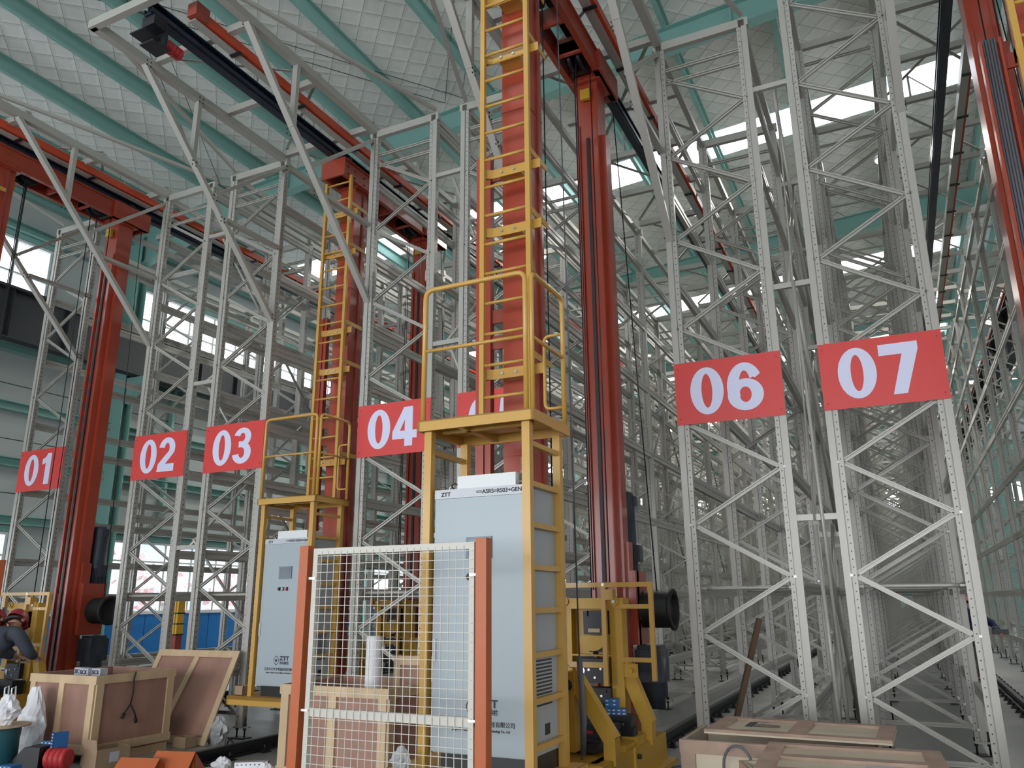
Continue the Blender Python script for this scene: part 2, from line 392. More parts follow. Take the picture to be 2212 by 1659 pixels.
# crane runway girders (black) along the left wall and the middle column line
for x, lab in ((XW+.95, 'black overhead crane runway girder along the left wall'), (XC-.72, 'black overhead crane runway girder on the teal columns at right')):
    g = thing('crane_girder', lab, 'girder', (x, 0, 0), 'black crane runway girders')
    b = MB(); b.box(-.16, .16, Y0, Y1, 7.97, 8.0); b.box(-.2, .2, Y0, Y1, 9.22, 9.25); b.box(-.012, .012, Y0, Y1, 8.0, 9.22)
    k = Y0+.5
    while k < Y1: b.box(-.13, .13, k, k+.015, 8.0, 9.22); k += 1.5
    part('girder_beam', b, M_GIRD, g)
    part('crane_rail', B(-.04, .04, Y0, Y1, 9.25, 9.35), M_GIRD, g)
    if x > 0: part('power_rail', B(-.32, -.26, Y0, Y1, 9.12, 9.2), M_REDM, g)
# far wall, right wall, front wall round the open gate
WE = [(a, a+4.2, 9.6, 11.2) for a in (-17.5, -12.5, -7.5, -2.5, 6, 11, 16, 21)]
b = MB(); xs = sorted({XW-.2, XE+.2} | {w[0] for w in WE} | {w[1] for w in WE})
for a, c in zip(xs[:-1], xs[1:]):
    z = 0
    for z0, z1 in sorted([(w[2], w[3]) for w in WE if w[0] <= a+1e-6 and w[1] >= c-1e-6])+[(15.2, 15.2)]:
        if z0 > z: b.box(a, c, Y1, Y1+.2, z, z0)
        z = z1
wb = part('wall_back', b, M_WALL, None, kind='structure')
for (a, c, z0, z1) in WE:
    part('window_glazing', MB().add([(a,Y1+.1,z0),(c,Y1+.1,z0),(c,Y1+.1,z1),(a,Y1+.1,z1)], [(0,1,2,3)]), M_PANE, wb)
gs = MB()
for z in (2, 4, 6, 8, 9.3, 11.4): gs.box(XW, XE, Y1-.15, Y1, z, z+.18)
part('wall_girt', gs, M_TEAL, wb)
WR = [(a, a+9.5, 1.5, 3.4) for a in (-9, 3, 15, 27, 39, 51, 63)]+[(a, a+9.5, 9.4, 11) for a in (-9, 3, 15, 27, 39, 51, 63)]
wr = wall_x('wall_right', XE+.13, .2, WR, zr(XE)+.1)
gr = MB()
for (a, c, z0, z1) in WR: gr.add([(XE+.1,a,z0),(XE+.1,c,z0),(XE+.1,c,z1),(XE+.1,a,z1)], [(0,1,2,3)])
part('window_glazing', gr, M_PANE, wr)
wf = MB(); wf.box(XW-.2, -17.5, Y0-.2, Y0, 0, 5.4); wf.box(5.5, XE+.2, Y0-.2, Y0, 0, 5.4); wf.box(XW-.2, XE+.2, Y0-.2, Y0, 5.4, 15.1)
part('wall_front', wf, M_WALL, None, kind='structure')
# outside seen through the low windows
part('ground_outside', B(-75, XW-.3, -30, 110, -.4, -.05), M_WALL, None, kind='structure')
bl = thing('office_building', 'pale office block with blue windows outside the left windows', 'building', (-44, 45, 0))
part('wall', B(-4, 4, -34, 30, 0, 7.5), M_BLDG, bl)
ww = MB().box(4.0, 4.06, -1.1, 1.1, 0, 1.5).mesh('window', M_BWIN)
for k in range(16):
    for z in (1.2, 4.2): link('window', ww, bl, (0, -31+k*3.9, z))
def shrub(x, y, s):
    b = MB()
    for k in range(90):
        a, r, z = R_.random()*2*PI, (R_.random()**.6)*s*.55, .5+R_.random()*s*1.1
        c = Vector((r*math.cos(a), r*math.sin(a), z)); u = Vector((R_.uniform(-1,1), R_.uniform(-1,1), R_.uniform(-1,1))).normalized()*.16; v = u.orthogonal().normalized()*.13
        b.add([c-u, c+v, c+u, c-v], [(0,1,2,3)])
    for k in range(4): b.tube([(0,0,0),(R_.uniform(-.4,.4),R_.uniform(-.4,.4),s*.9)], .03, 5, 1)
    return tag(part('shrub', b, [M_SHRUB, M_BROWNW], None, loc=(x, y, 0)), 'pink leaved bush outside the low windows, blurred behind the racks', 'shrub', 'pink bushes outside the left windows')
for k in range(14): shrub(-24.5-R_.random()*3, 13+k*2.1+R_.random(), 1.6+R_.random()*1.1)

# ================================================================== RACKS
RX = {1: -13.428, 2: -10.624, 3: -9.098, 4: -6.324, 5: -4.798, 6: -2.018, 7: -.509, 8: 2.29, 9: None}
RW = 1.135; YF = 8.38; PITCH = 2.43; NF = 28; HT = 8.34
def yfr(k): return YF+PITCH*k
PW, PD = .12, .095
def post_profile(mirror):
    # omega shaped upright: broad outer face, groove, set back perforated strip
    p = [(-.06,0),(.006,0),(.008,.02),(.014,.02),(.016,.009),(.060,.009),(.060,.03),(.052,.034),(.052,PD),(-.052,PD),(-.052,.034),(-.06,.03)]
    p = [(x, y) for x, y in p]
    return [(-x, y) for x, y in reversed(p)] if mirror else p
def post_mesh(mirror, ht=HT): return MB().prism(post_profile(mirror), .15, ht).mesh('upright', M_POST2 if mirror else M_POST)
PM = {(m_, h_): post_mesh(m_, h_) for m_ in (False, True) for h_ in (HT, 9.55)}
def post_far(): return MB().box(-.055, .055, 0, PD, .15, HT).mesh('upright', M_RACK)
PF = post_far()
def foot_mesh():
    b = MB(); b.box(-.07, .07, -.02, .12, .13, .15); b.box(-.11, .13, -.03, .13, 0, .012, 1)
    for x in (-.055, .075):
        b.tube([(x, .045, .01), (x, .045, .25)], .011, 6, 1); b.tube([(x, .045, .10), (x, .045, .128)], .022, 6, 1); b.tube([(x, .045, .152), (x, .045, .19)], .022, 6, 1)
    b.box(-.02, .15, .02, .07, .13, .15)
    return b.mesh('levelling_foot', [M_RACK, M_BLACK])
FM = foot_mesh()
CH = [(-.022,-.016),(.022,-.016),(.022,.016),(.010,.016),(.010,-.004),(-.010,-.004),(-.010,.016),(-.022,.016)]
xl, xr = .10, RW-.10
def brace_mesh(kind):
    b = MB(); y = .045
    if kind == 'A': b.bar((xl, y, 0), (xr, y, -.547), 0, 0, prof=CH, up=(0,-1,0))
    elif kind == 'B': b.bar((xl, y, 0), (xr, y, .547), 0, 0, prof=CH, up=(0,-1,0))
    else: b.bar((xl-.02, y, 0), (xr+.02, y, 0), 0, 0, prof=CH, up=(0,-1,0))
    for x, z in (((xl-.03, 0), (xr+.03, -.547)) if kind == 'A' else ((xl-.03, 0), (xr+.03, .547)) if kind == 'B' else ()):
        b.box(x-.012, x+.012, -.004, .02, z-.012, z+.012, 1)
    return b.mesh('brace', [M_RACK, M_STEEL])
BM = {k: brace_mesh(k) for k in 'ABH'}
def brace_list(even, ht=HT):
    # even racks: left nodes at .27+1.094k, odd racks mirrored
    out = [('H', ht-.29), ('H', ht-.47), ('H', .30)] if ht < 9 else [('H', 9.3), ('H', .30)]
    left = .27 if even else .82
    z = left
    while z < ht-.14:
        if z-.547 > .2 and z < ht-.39: out.append(('A', z))
        if z+.547 < ht-.39: out.append(('B', z))
        z += 1.094
    return out
def brace_far(even, ht):
    b = MB()
    for k, z in brace_list(even, ht):
        dz = {'A': -.547, 'B': .547, 'H': 0}[k]
        b.bar((xl, .045, z), (xr, .045, z+dz), .03, .044, up=(0,-1,0))
    return b.mesh('brace', M_RACK)
BF = {(e, h_): brace_far(e, h_) for e in (True, False) for h_ in (HT, 9.55)}
LEV = [.72]+[1.8+.583*k for k in range(12)]
def beam_profile(): return [(-.025,-.06),(.025,-.06),(.025,-.035),(.017,-.03),(.017,.01),(.025,.015),(.025,.06),(-.025,.06),(-.025,.015),(-.017,.01),(-.017,-.03),(-.025,-.035)]
BEAM = MB().bar((0, .10, 0), (0, PITCH-.005, 0), 0, 0, prof=beam_profile()).mesh('beam', M_RACK)
NTH = {1: 'leftmost', 2: 'second', 3: 'third', 4: 'fourth', 5: 'fifth', 6: 'sixth', 7: 'seventh', 8: 'rightmost'}
RLAB = {n: '%s steel pallet rack row%s, %s' % (NTH[n], '' if n in (1, 8) else ' from the left', 'across the aisle beyond the 07 rack' if n == 8 else 'behind the red 0%d sign' % n) for n in range(1, 9)}
racks = {}
for n in range(1, 9):
    x0 = RX[n]; rk = thing('pallet_rack', RLAB[n], 'rack', (x0, 0, 0), 'pallet rack rows'); racks[n] = rk
    even = n % 2 == 0
    near = 3 if n != 8 else 0; ht = 9.55 if n > 6 else HT
    mid_ = 8
    for k in range(NF):
        y = yfr(k)
        if k < mid_ + (4 if n == 8 else 0):
            link('upright', PM[False, ht], rk, (.06, y, 0)); link('upright', PM[True, ht], rk, (RW-.06, y, 0))
            link('levelling_foot', FM, rk, (.06, y, 0)); link('levelling_foot', FM, rk, (RW-.06, y, 0))
        if k < near:
            for kd, z in brace_list(even, ht): link('brace', BM[kd], rk, (0, y, z))
        elif k < mid_ + 4: link('brace', BF[even, ht], rk, (0, y, 0))
    far = MB()
    for k in range(mid_ + (4 if n == 8 else 0), NF):
        y = yfr(k)
        for xx in (.06, RW-.06): far.box(xx-.055, xx+.055, y, y+PD, .0, ht)
    part('upright_row', far, M_RACK, rk, kind='stuff')
    fb = MB()
    for k in range(mid_+4, NF):
        y = yfr(k)
        for kd, z in brace_list(even, ht):
            dz = {'A': -.547, 'B': .547, 'H': 0}[kd]
            fb.bar((xl, y+.045, z), (xr, y+.045, z+dz), .03, .044, up=(0,-1,0))
    part('brace_row', fb, M_RACK, rk, kind='stuff')
    nb = 5
    bf = MB()
    for xx in (.025, RW-.025):
        off = 1 if (n <= 5 and (xx < .1) == (n % 2 == 1)) else 0
        for z in [.72, 1.8]+[1.8+.583*k for k in range(1, 13 if n > 6 else 12) if k % 2 == off and k > 0]:
            for k in range(NF-1):
                if k < nb: link('beam', BEAM, rk, (xx, yfr(k), z))
            bf.box(xx-.022, xx+.022, yfr(nb)+.1, yfr(NF-1), z-.06, z+.06)
    part('beam_row', bf, M_RACK, rk, kind='stuff')
    # top cap beam of the first frame, top ties along the row
    for xx in (.06, RW-.06): part('top_chord', B(xx-.035, xx+.035, YF, yfr(NF-1), ht, ht+.09), M_RACK, rk)
    cap = B(-.02, RW+.02, .0, .07, ht, ht+.11).mesh('cap_beam', M_RACK)
    for k in range(NF): link('cap_beam', cap, rk, (0, yfr(k), 0))
    # horizontal round tube across the front at 1.81
    tm = MB()
    tm.tube([(.16, .15, 1.81), (.24, .15, 1.81), (RW-.24, .15, 1.81), (RW-.16, .15, 1.81)], .02, 8)
    tm.box(.06, .17, .146, .156, 1.80, 1.82); tm.box(RW-.17, RW-.06, .146, .156, 1.80, 1.82)
    tmm = tm.mesh('cross_tube', M_RACK)
    for k in range(0, 5): link('cross_tube', tmm, rk, (0, yfr(k), 0))
    # back side diagonal brace rods in the flue of the odd racks (between back to back rows)
    if n in (3, 5, 7):
        gap = abs(RX[n]-(RX[n-1]+RW)); xa = -gap
        sp = MB().box(0, gap, -.0, .05, -.03, .03).mesh('row_spacer', M_RACK)
        for k in range(10):
            for z in (2.48, 4.96, 7.44): link('row_spacer', sp, rk, (xa, yfr(k)+.01, z))
        xx = -gap/2
        fa = MB().tube([(0, .1, 0), (0, PITCH+.05, 2.4)], .022, 8).mesh('flue_brace', M_RACK); fb_ = MB().tube([(.06, .1, 2.4), (.06, PITCH+.05, 0)], .022, 8).mesh('flue_brace', M_RACK)
        for k in range(0, 8, 2):
            for z in (.2, 2.5, 5.0):
                for me_ in (fa, fb_): link('flue_brace', me_, rk, (xx-.03, yfr(k), z))
        if n == 7:
            hr = MB(); hr.tube([(xx+.02, -.04+YF, .0), (xx-.02, YF-.03, 2.4)], .02, 8); hr.tube([(xx-.02, YF-.03, 2.44), (xx+.05, YF+.3, 8.2)], .01, 6)
            hr.tube([(xx+.08, YF+.02, .3), (xx+.02, YF+.0, 5)], .018, 8); part('hanging_rod', hr, M_RACK, rk)
# signs -----------------------------------------------------------------
def ring(b, cx, cz, ro, rp, qo, qp, a0=0, a1=360, n=30):
    b.lay = getattr(b, 'lay', 0)+1; yy = -.0004*b.lay; vs = []
    for k in range(n+1):
        t = math.radians(a0+(a1-a0)*k/n); c, q = math.cos(t), math.sin(t)
        vs += [(cx+ro*c, yy, cz+rp*q), (cx+qo*c, yy, cz+qp*q)]
    b.add(vs, [(2*k, 2*k+1, 2*k+3, 2*k+2) for k in range(n)])
def poly(b, pts):
    b.lay = getattr(b, 'lay', 0)+1
    b.add([(x, -.0004*b.lay, z) for x, z in pts], [tuple(range(len(pts)))])
def digit_mesh(ch):
    b = MB()
    if ch == '0': ring(b, .18, .26, .18, .265, .058, .19)
    elif ch == '1': poly(b, [(.14,0),(.27,0),(.27,.52),(.16,.52),(.14,.47)]); poly(b, [(.145,.48),(.15,.37),(.10,.345),(.05,.335),(.05,.43),(.10,.445)])
    elif ch == '2':
        ring(b, .18, .355, .172, .17, .052, .085, -25, 172); poly(b, [(0,0),(.355,0),(.355,.115),(.17,.115)]); poly(b, [(0,0),(.17,.115),(.335,.28),(.232,.318),(.015,.12)])
    elif ch == '3': ring(b, .175, .385, .162, .14, .05, .062, -80, 165); ring(b, .175, .155, .178, .16, .055, .075, -170, 88); poly(b, [(.11,.235),(.22,.235),(.22,.325),(.11,.325)])
    elif ch == '4': poly(b, [(.19,0),(.31,0),(.31,.52),(.19,.52)]); poly(b, [(0,.10),(.375,.10),(.375,.205),(0,.205)]); poly(b, [(0,.20),(.115,.20),(.20,.37),(.20,.52),(.175,.52)])
    elif ch == '5': poly(b, [(.06,.41),(.335,.41),(.335,.52),(.06,.52)]); poly(b, [(.03,.235),(.14,.26),(.16,.46),(.06,.50)]); ring(b, .17, .17, .18, .175, .058, .08, -165, 125)
    elif ch == '6': ring(b, .19, .172, .188, .175, .062, .085); ring(b, .19, .26, .188, .265, .062, .175, 28, 215); poly(b, [(.30,.345),(.355,.385),(.34,.40),(.24,.385)])
    elif ch == '7': poly(b, [(.0,.405),(.30,.405),(.355,.44),(.355,.52),(.0,.52)]); poly(b, [(.09,0),(.215,0),(.355,.44),(.30,.48),(.215,.43)])
    for i, v in enumerate(b.v): pass
    return b.mesh('digit', M_DIGIT)
DG = {ch: digit_mesh(ch) for ch in '01234567'}
SIGN = B(0, RW, -.004, 0, 3.535, 4.235)
for n in range(1, 8):
    s = thing('aisle_sign', '%s coral red sign plate%s, pale digits 0%d, on the rack front' % (NTH[n] if n < 7 else 'rightmost', '' if n in (1, 7) else ' from the left', n), 'sign', (RX[n], YF-.004, 0), 'red numbered aisle signs')
    part('plate', SIGN, M_SIGN, s)
    for j, ch in enumerate('0%d' % n):
        off = .165 + j*.395
        link('digit', DG[ch], s, (off, -.0055, 3.63))
    sb = MB()
    for x in (.04, RW-.04):
        for z in (3.60, 4.17): sb.lathe((x, -.006, z), [(.009, -.004), (.009, .003)], 8, 0, 'y')
    part('screw', sb, M_REDM, s)

# overhead rail frames over each aisle ---------------------------------
AX = {1: (RX[1]+RW+RX[2])/2, 2: (RX[3]+RW+RX[4])/2, 3: (RX[5]+RW+RX[6])/2, 4: (RX[7]+RW+RX[8])/2}
ANAME = {1: 'leftmost aisle between racks 01 and 02', 2: 'aisle between racks 03 and 04', 3: 'aisle between racks 05 and 06', 4: 'rightmost aisle beside rack 07'}
YC = 5.03
ORD = {1: 'leftmost', 2: 'second', 3: 'third', 4: 'rightmost'}
for a, ax in AX.items():
    dz_ = .95 if a == 4 else 0; ZT = (9.55 if a == 4 else HT)+.09
    f = thing('overhead_truss', '%s cream steel truss jutting out above the %s' % (ORD[a], ANAME[a]), 'truss', (ax, 0, 0), 'cantilevered aisle trusses')
    hw = .83
    for s_ in (-1, 1):
        x = s_*hw+(.04*s_)
        part('chord', MB().box(x-.05, x+.05, YC, YF+.1, ZT-.02, ZT+.09), M_RACK, f)
        b = MB(); b.bar((x, 5.78, ZT), (x, YF+.02, 5.75+dz_), .06, .085, up=(1,0,0)); part('diagonal_brace', b, M_RACK, f)
        b = MB(); b.bar((x, 6.67, ZT), (x, 6.67, 7.50+dz_), .06, .08, up=(1,0,0)); part('strut', b, M_RACK, f)
        b = MB(); b.bar((x-s_*.03, 7.08, 7.17+dz_), (x-s_*.03, YF, 8.30+dz_), .05, .08, up=(1,0,0)); part('strut', b, M_RACK, f)
        b = MB(); b.bar((x-s_*.03, 7.3, 6.9+dz_), (x-s_*.03, YF+.02, 6.92+dz_), .05, .08, up=(1,0,0)); part('strut', b, M_RACK, f)
        b = MB()
        for (yy, zz) in ((5.8, ZT), (6.67, ZT), (6.67, 7.45+dz_), (7.08, 7.13+dz_), (7.25, 6.87+dz_), (YF, 6.92+dz_), (YF, 5.8+dz_), (YF, 8.3+dz_)):
            for dy, dz in ((-.03, -.03), (.03, .03), (.03, -.03), (-.03, .03)): b.box(x-.056 if s_ > 0 else x+.048, x-.048 if s_ > 0 else x+.056, yy+dy-.008, yy+dy+.008, zz+dz-.008, zz+dz+.008)
        part('bolt', b, M_BLACK, f, kind='stuff')
    for s_ in (-1, 1):
        if a == 4 and s_ > 0: continue
        b = MB(); b.bar((s_*(hw+.04), YC+.1, ZT+.10), (s_*(hw+.04+RW-.10), YF+.04, ZT+.10), .05, .045); part('splay_tie', b, M_RACK, f)
    part('end_beam', B(-hw-.09, hw+.09, YC-.03, YC+.05, ZT-.02, ZT+.09), M_RACK, f)
    cb = B(-hw, hw, 0, .08, ZT+.09, ZT+.19).mesh('cross_beam', M_RACK); br = MB()
    ycs = [5.9, 7.15, 8.39]+[YF+PITCH*k*.5 for k in range(1, 16)]
    for y in ycs: link('cross_beam', cb, f, (0, y, 0))
    part('cross_beam_row', (lambda b: [b.box(-hw, hw, YF+PITCH*k, YF+PITCH*k+.08, ZT+.09, ZT+.19) for k in range(8, NF)] and b)(MB()), M_RACK, f, kind='stuff')
    br = MB()
    for k in range(0, 12):
        ya, yb = YF+PITCH*k, YF+PITCH*(k+1)
        br.bar((-hw, ya, ZT+.2), (hw, yb, ZT+.2), .05, .01); br.bar((hw, ya, ZT+.21), (-hw, yb, ZT+.21), .05, .01)
    br.bar((-hw, 5.95, ZT+.2), (hw, 7.15, ZT+.2), .04, .01); br.bar((-hw, 8.39, ZT+.2), (hw, 7.15, ZT+.2), .04, .01)
    part('plan_bracing', br, M_RACK, f)
    hm_ = MB().tube([(-.35, 0, ZT+.2), (-.35, 0, ZT+.62)], .018, 6).bar((-.35, 0, ZT+.62), (0, 0, ZT+.22), .03, .01).mesh('hanger', M_RACK)
    for y in (5.94, 7.19, 8.43, 10.85, 13.3): link('hanger', hm_, f, (0, y, 0))
    # guide rail
    g = thing('guide_rail', '%s long blue black upper guide rail, over the %s' % (ORD[a], ANAME[a]), 'rail', (ax, 0, dz_), 'upper crane guide rails')
    b = MB(); b.box(-.07, .07, 5.1, yfr(NF-1), 8.50, 8.52); b.box(-.012, .012, 5.1, yfr(NF-1), 8.36, 8.50); b.box(-.055, .055, 5.1, yfr(NF-1), 8.33, 8.36); b.box(-.07, -.055, 5.1, yfr(NF-1), 8.36, 8.42); b.box(.055, .07, 5.1, yfr(NF-1), 8.36, 8.42)
    part('rail', b, M_NAVY, g)
    b = MB(); b.box(-.1, .1, 5.12, 5.30, 8.2, 8.33); b.box(-.11, .11, 5.29, 5.32, 7.98, 8.3); b.box(-.2, .03, 5.05, 5.33, 8.1, 8.115); b.box(-.1, .12, 5.12, 5.36, 7.96, 7.975)
    part('buffer_bracket', b, M_BLACK, g)
    b = MB(); pr = []
    for k in range(5): pr += [(.062, k*.055), (.078, k*.055+.015), (.078, k*.055+.04), (.062, k*.055+.054)]
    b.lathe((0, 5.33, 8.12), pr, 14, 0, 'y'); part('rubber_buffer', b, M_BUF, g)
    # conductor rail
    c = thing('conductor_rail', '%s orange conductor rail over the %s' % (ORD[a], ANAME[a]), 'rail', (ax+.27, 0, dz_), 'orange conductor rails')
    b = MB(); b.box(-.0, .11, 5.45, yfr(NF-1), 8.395, 8.41); b.box(0, .01, 5.45, yfr(NF-1), 8.41, 8.55); b.box(0, .13, 5.45, yfr(NF-1), 8.55, 8.56); part('tray', b, M_RACK, c)
    part('insulated_conductor', B(.06, .15, 5.6, 26, 8.425, 8.54), M_COND, c)
    part('end_box', B(.02, .17, 5.40, 5.60, 8.42, 8.60), M_REDM, c)
    b = MB(); y = 6.1
    while y < 26: b.box(.0, .17, y, y+.05, 8.375, 8.394); y += 1.22
    part('clip', b, M_BLACK, c, kind='stuff')
    # floor rail
    r = thing('floor_rail', '%s steel floor rail with black clips, in the %s' % (ORD[a], ANAME[a]), 'rail', (ax, 0, 0), 'crane floor rails')
    b = MB(); b.box(-.06, .06, 5.4, yfr(NF-1), .012, .03); b.box(-.008, .008, 5.4, yfr(NF-1), .03, .10); b.box(-.035, .035, 5.4, yfr(NF-1), .10, .14); part('rail', b, M_BLACK, r)
    cm = MB(); cm.box(-.17, .17, -.06, .06, 0, .012)
    for x in (-.12, .12): cm.box(x-.035, x+.035, -.03, .03, .012, .04); cm.tube([(x, 0, .04), (x, 0, .085)], .013, 6); cm.tube([(x, 0, .045), (x, 0, .065)], .024, 6)
    cmm = cm.mesh('rail_clip', M_BLACK); y = 5.6
    for k in range(46): link('rail_clip', cmm, r, (0, y, 0)); y += .55

# ================================================================== STACKER CRANES
CR = {1: -.04, 2: 2.92, 3: 0., 4: .25}
CY = 6.05
def crane_parts(H=0.0):
    P = []
    def p(name, mb, mt, sub=()): P.append((name, mb.mesh(name, mt), [(n2, m2.mesh(n2, t2), lc) for n2, m2, t2, lc in sub]))
    # front mast with plates and bolts
    b = MB().prism([(-.14,-.03),(.14,-.03),(.14,.29),(-.14,.29)], .55, 8.02+H); 
    for z in (1.2, 2.9, 4.6, 6.3): b.box(-.145, .145, -.035, .295, z, z+.008)
    p('front_mast', b, M_RED)
    b = MB(); b.box(-.16, -.14, .06, .20, .6, 8.0+H); b.box(.14, .16, .16, .20, .6, 8.0+H); p('mast_guide_strip', b, M_REDM)
    b = MB().box(-.14, .14, 2.08, 2.36, .45, 8.0+H); b.box(-.14,-.10,2.05,2.08,.45,7.4); b.box(.10,.14,2.05,2.08,.45,7.4); b.box(.14,.20,2.15,2.33,.45,7.25)
    b.box(.14,.24,2.2,2.34,1.6,2.3)
    p('rear_mast', b, M_RED, [('dark_guide_strip', MB().box(-.02,.02,2.06,2.078,.5,7.2), M_GIRD, None)])
    # top beam
    b = MB()
    for x in (-.19, .19): b.box(x-.035, x+.035, -.41, 2.62, 8.0+H, 8.02+H); b.box(x-.035, x+.035, -.41, 2.62, 8.28+H, 8.30+H); b.box(x-.008, x+.008, -.41, 2.62, 8.02+H, 8.28+H)
    for y in (-.41, .34, .95, 1.5, 2.0, 2.58): b.box(-.19, .19, y, y+.04, 8.02+H, 8.26+H)
    b.box(-.22, .22, -.43, -.41, 8.0+H, 8.30+H)
    b.box(-.2,.2,-.06,.32,7.98+H,8.02+H); b.box(-.2,.2,2.02,2.42,7.98+H,8.02+H)
    b.box(.15,.25,1.9,2.6,8.0+H,8.3+H)
    p('top_beam', b, M_RED)
    b = MB()
    for y, x in ((1.72, -.05), (1.72, .07), (.55, .02), (.55,-.1)):
        b.lathe((x-.02, y, 8.12+H), [(.05,0),(.15,0),(.16,.008),(.14,.02),(.16,.032),(.15,.04),(.05,.04)], 18, 0, 'x'); 
    b.box(-.12,.12,1.68,1.76,8.1+H,8.14+H); b.box(-.12,.12,.51,.59,8.1+H,8.14+H); b.box(-.15,.15,1.5,1.54,8.05+H,8.2+H); b.box(-.12,.1,1.86,1.92,8.02+H,8.3+H)
    p('rope_sheave', b, M_BLACK)
    b = MB(); b.box(-.06,.06,2.0,2.05,7.72+H,7.86+H); b.box(.0,.08,.3,.34,7.72+H,7.86+H); p('limit_pad', b, M_YELC)
    b = MB()
    for y in (-.3, -.15, .1, .25, 2.1, 2.2, 2.3, 2.5):
        for z in (8.07+H, 8.2+H):
            b.lathe((.2, y, z), [(.016,0),(.016,.02)], 6, 0, 'x')
    p('bolt', b, M_REDM)
    # upper guide rollers gripping the guide rail
    b = MB()
    for y in (-.2, 2.3):
        for x in (-.12, .12): b.lathe((x, y, 8.36+H), [(.04,-.05),(.04,.05)], 12)
    p('guide_roller', b, M_BLACK)
    # ladder
    for x in (-.22, .24):
        p('ladder_rail', MB().box(x-.022, x+.022, -.30, -.255, 3.0, 8.05+H), M_YEL)
    rung = []
    zz = 3.09
    while zz < 8.0+H: rung.append(zz); zz += .286
    rm = MB().tube([(-.2, -.278, 0), (.22, -.278, 0)], .015, 8).mesh('ladder_rung', M_YEL)
    for z in rung: P.append(('ladder_rung', rm, [], (0,0,z)))
    for i, z in enumerate((3.55, 4.90, 5.5, 6.75, 7.42)):
        b = MB(); b.box(-.245, .33, -.21, -.20, z, z+.09); b.box(-.245, -.235, -.28, -.20, z, z+.09); b.bar((-.24,-.25,z+.045),(-.15,-.205,z+.045),.01,.09); b.box(.255, .265, -.29, .12, z+.13, z+.19); b.box(-.245,-.235,-.29,-.2,z,z+.09)
        for x in (-.06, .07): b.lathe((x, -.222, z+.045), [(.014,0),(.014,.012)], 6, 1, 'y')
        b.box(-.1, .12, -.20, -.03, z+.02, z+.07)
        p('ladder_bracket', b, [M_YEL, M_STEEL])
    # cable duct
    b = MB(); b.box(-.42,-.27,.03,.045,.75,5.87); b.box(-.42,-.40,-.03,.03,.75,5.87); b.box(-.29,-.27,-.03,.03,.75,5.87); 
    if not H: b.box(-.40,-.34,-.03,-.022,.75,5.87); b.box(-.34,-.29,-.015,-.01,.75,5.87)
    p('cable_duct', b, M_RED)
    b = MB()
    for k in range(5): b.tube([(-.385+.02*k, .015, .8), (-.385+.02*k, .015, 5.9)], .010, 6)
    p('duct_cable', b, M_GREYC)
    for z in (2.2, 3.9, 4.15, 5.6): p('duct_bracket', B(-.28, -.13, .0, .02, z, z+.13), M_REDM)
    # service platform
    b = MB(); X0, X1, Ya, Yb = -.29, .66, -1.18, -.49
    b.box(X0, X1, Ya, Yb, 2.99, 3.0); b.box(X0, X1, Ya, Ya+.02, 2.92, 3.0); b.box(X0, X1, Yb-.02, Yb, 2.92, 3.0); b.box(X0, X0+.02, Ya, Yb, 2.92, 3.0); b.box(X1-.02, X1, Ya, Yb, 2.92, 3.0)
    b.box(X0+.1, X1-.1, Ya+.2, Ya+.24, 2.93, 2.99); b.box(X0+.3, X0+.34, Ya+.02, Yb, 2.93, 2.99); b.box(X0+.25, X1-.3, Ya+.32, Ya+.5, 2.96, 2.988)
    p('service_platform', b, M_YEL)
    for x, y in ((X0+.07, Ya+.07), (X1-.08, Ya+.07), (X0+.07, Yb-.07), (X1-.08, Yb-.07)):
        p('platform_post', MB().box(x-.03, x+.03, y-.03, y+.03, .6, 2.92), M_YEL)
    for x in (X0+.07, X1-.08):
        for k in range(8):
            z = .78+k*.285
            p('platform_rung', MB().box(x-.018, x+.018, Ya+.09, Yb-.09, z-.018, z+.018), M_YEL)
    # guard rail
    xa, xb, ya, yb, zt = X0+.03, X1-.03, Ya+.03, Yb-.03, 4.05
    def rnd(p0, c, p1, r=.07):
        c = Vector(c); a = (Vector(p0)-c).normalized()*r+c; e = (Vector(p1)-c).normalized()*r+c
        return [a+(c-a)*t*2*(1-t)+(e-a)*t*t*1.0 if False else ((1-t)**2*a+2*t*(1-t)*c+t*t*e) for t in (0,.25,.5,.75,1)]
    b = MB()
    b.tube([(xa,ya,2.95)]+rnd((xa,ya,3),(xa,ya,zt),(xb,ya,zt))+rnd((xa,ya,zt),(xb-.035,ya,zt),(xb-.035,ya,3))+[(xb-.035,ya,2.95)], .02, 8)
    b.tube([(xb,ya+.03,2.95)]+rnd((xb,ya+.03,3),(xb,ya+.03,zt),(xb,yb,zt))+rnd((xb,ya,zt),(xb,yb,zt),(xb,yb,3))+[(xb,yb,2.95)], .02, 8)
    b.tube([(xa,ya,3.55),(xb-.035,ya,3.55)], .014, 8); b.tube([(xb,ya+.03,3.55),(xb,yb,3.55)], .014, 8)
    b.tube([(xb,yb,3.75)]+rnd((xb,yb,3.75),(xb-.16,yb+.0,3.75),(xb-.16,yb,3.2),.05)+rnd((xb-.16,yb,3.7),(xb-.16,yb,3.15),(xb,yb,3.15),.05)+[(xb,yb,3.15)], .014, 8)
    p('guard_rail', b, M_YEL)
    # lower deck
    b = MB(); b.box(-.52, .70, -1.2, -.42, .56, .60); b.box(-.52,.70,-1.2,-1.18,.50,.60); b.box(.68,.70,-1.2,-.42,.50,.6); b.box(-.52,-.50,-1.2,-.42,.50,.6); p('lower_deck', b, M_YEL)
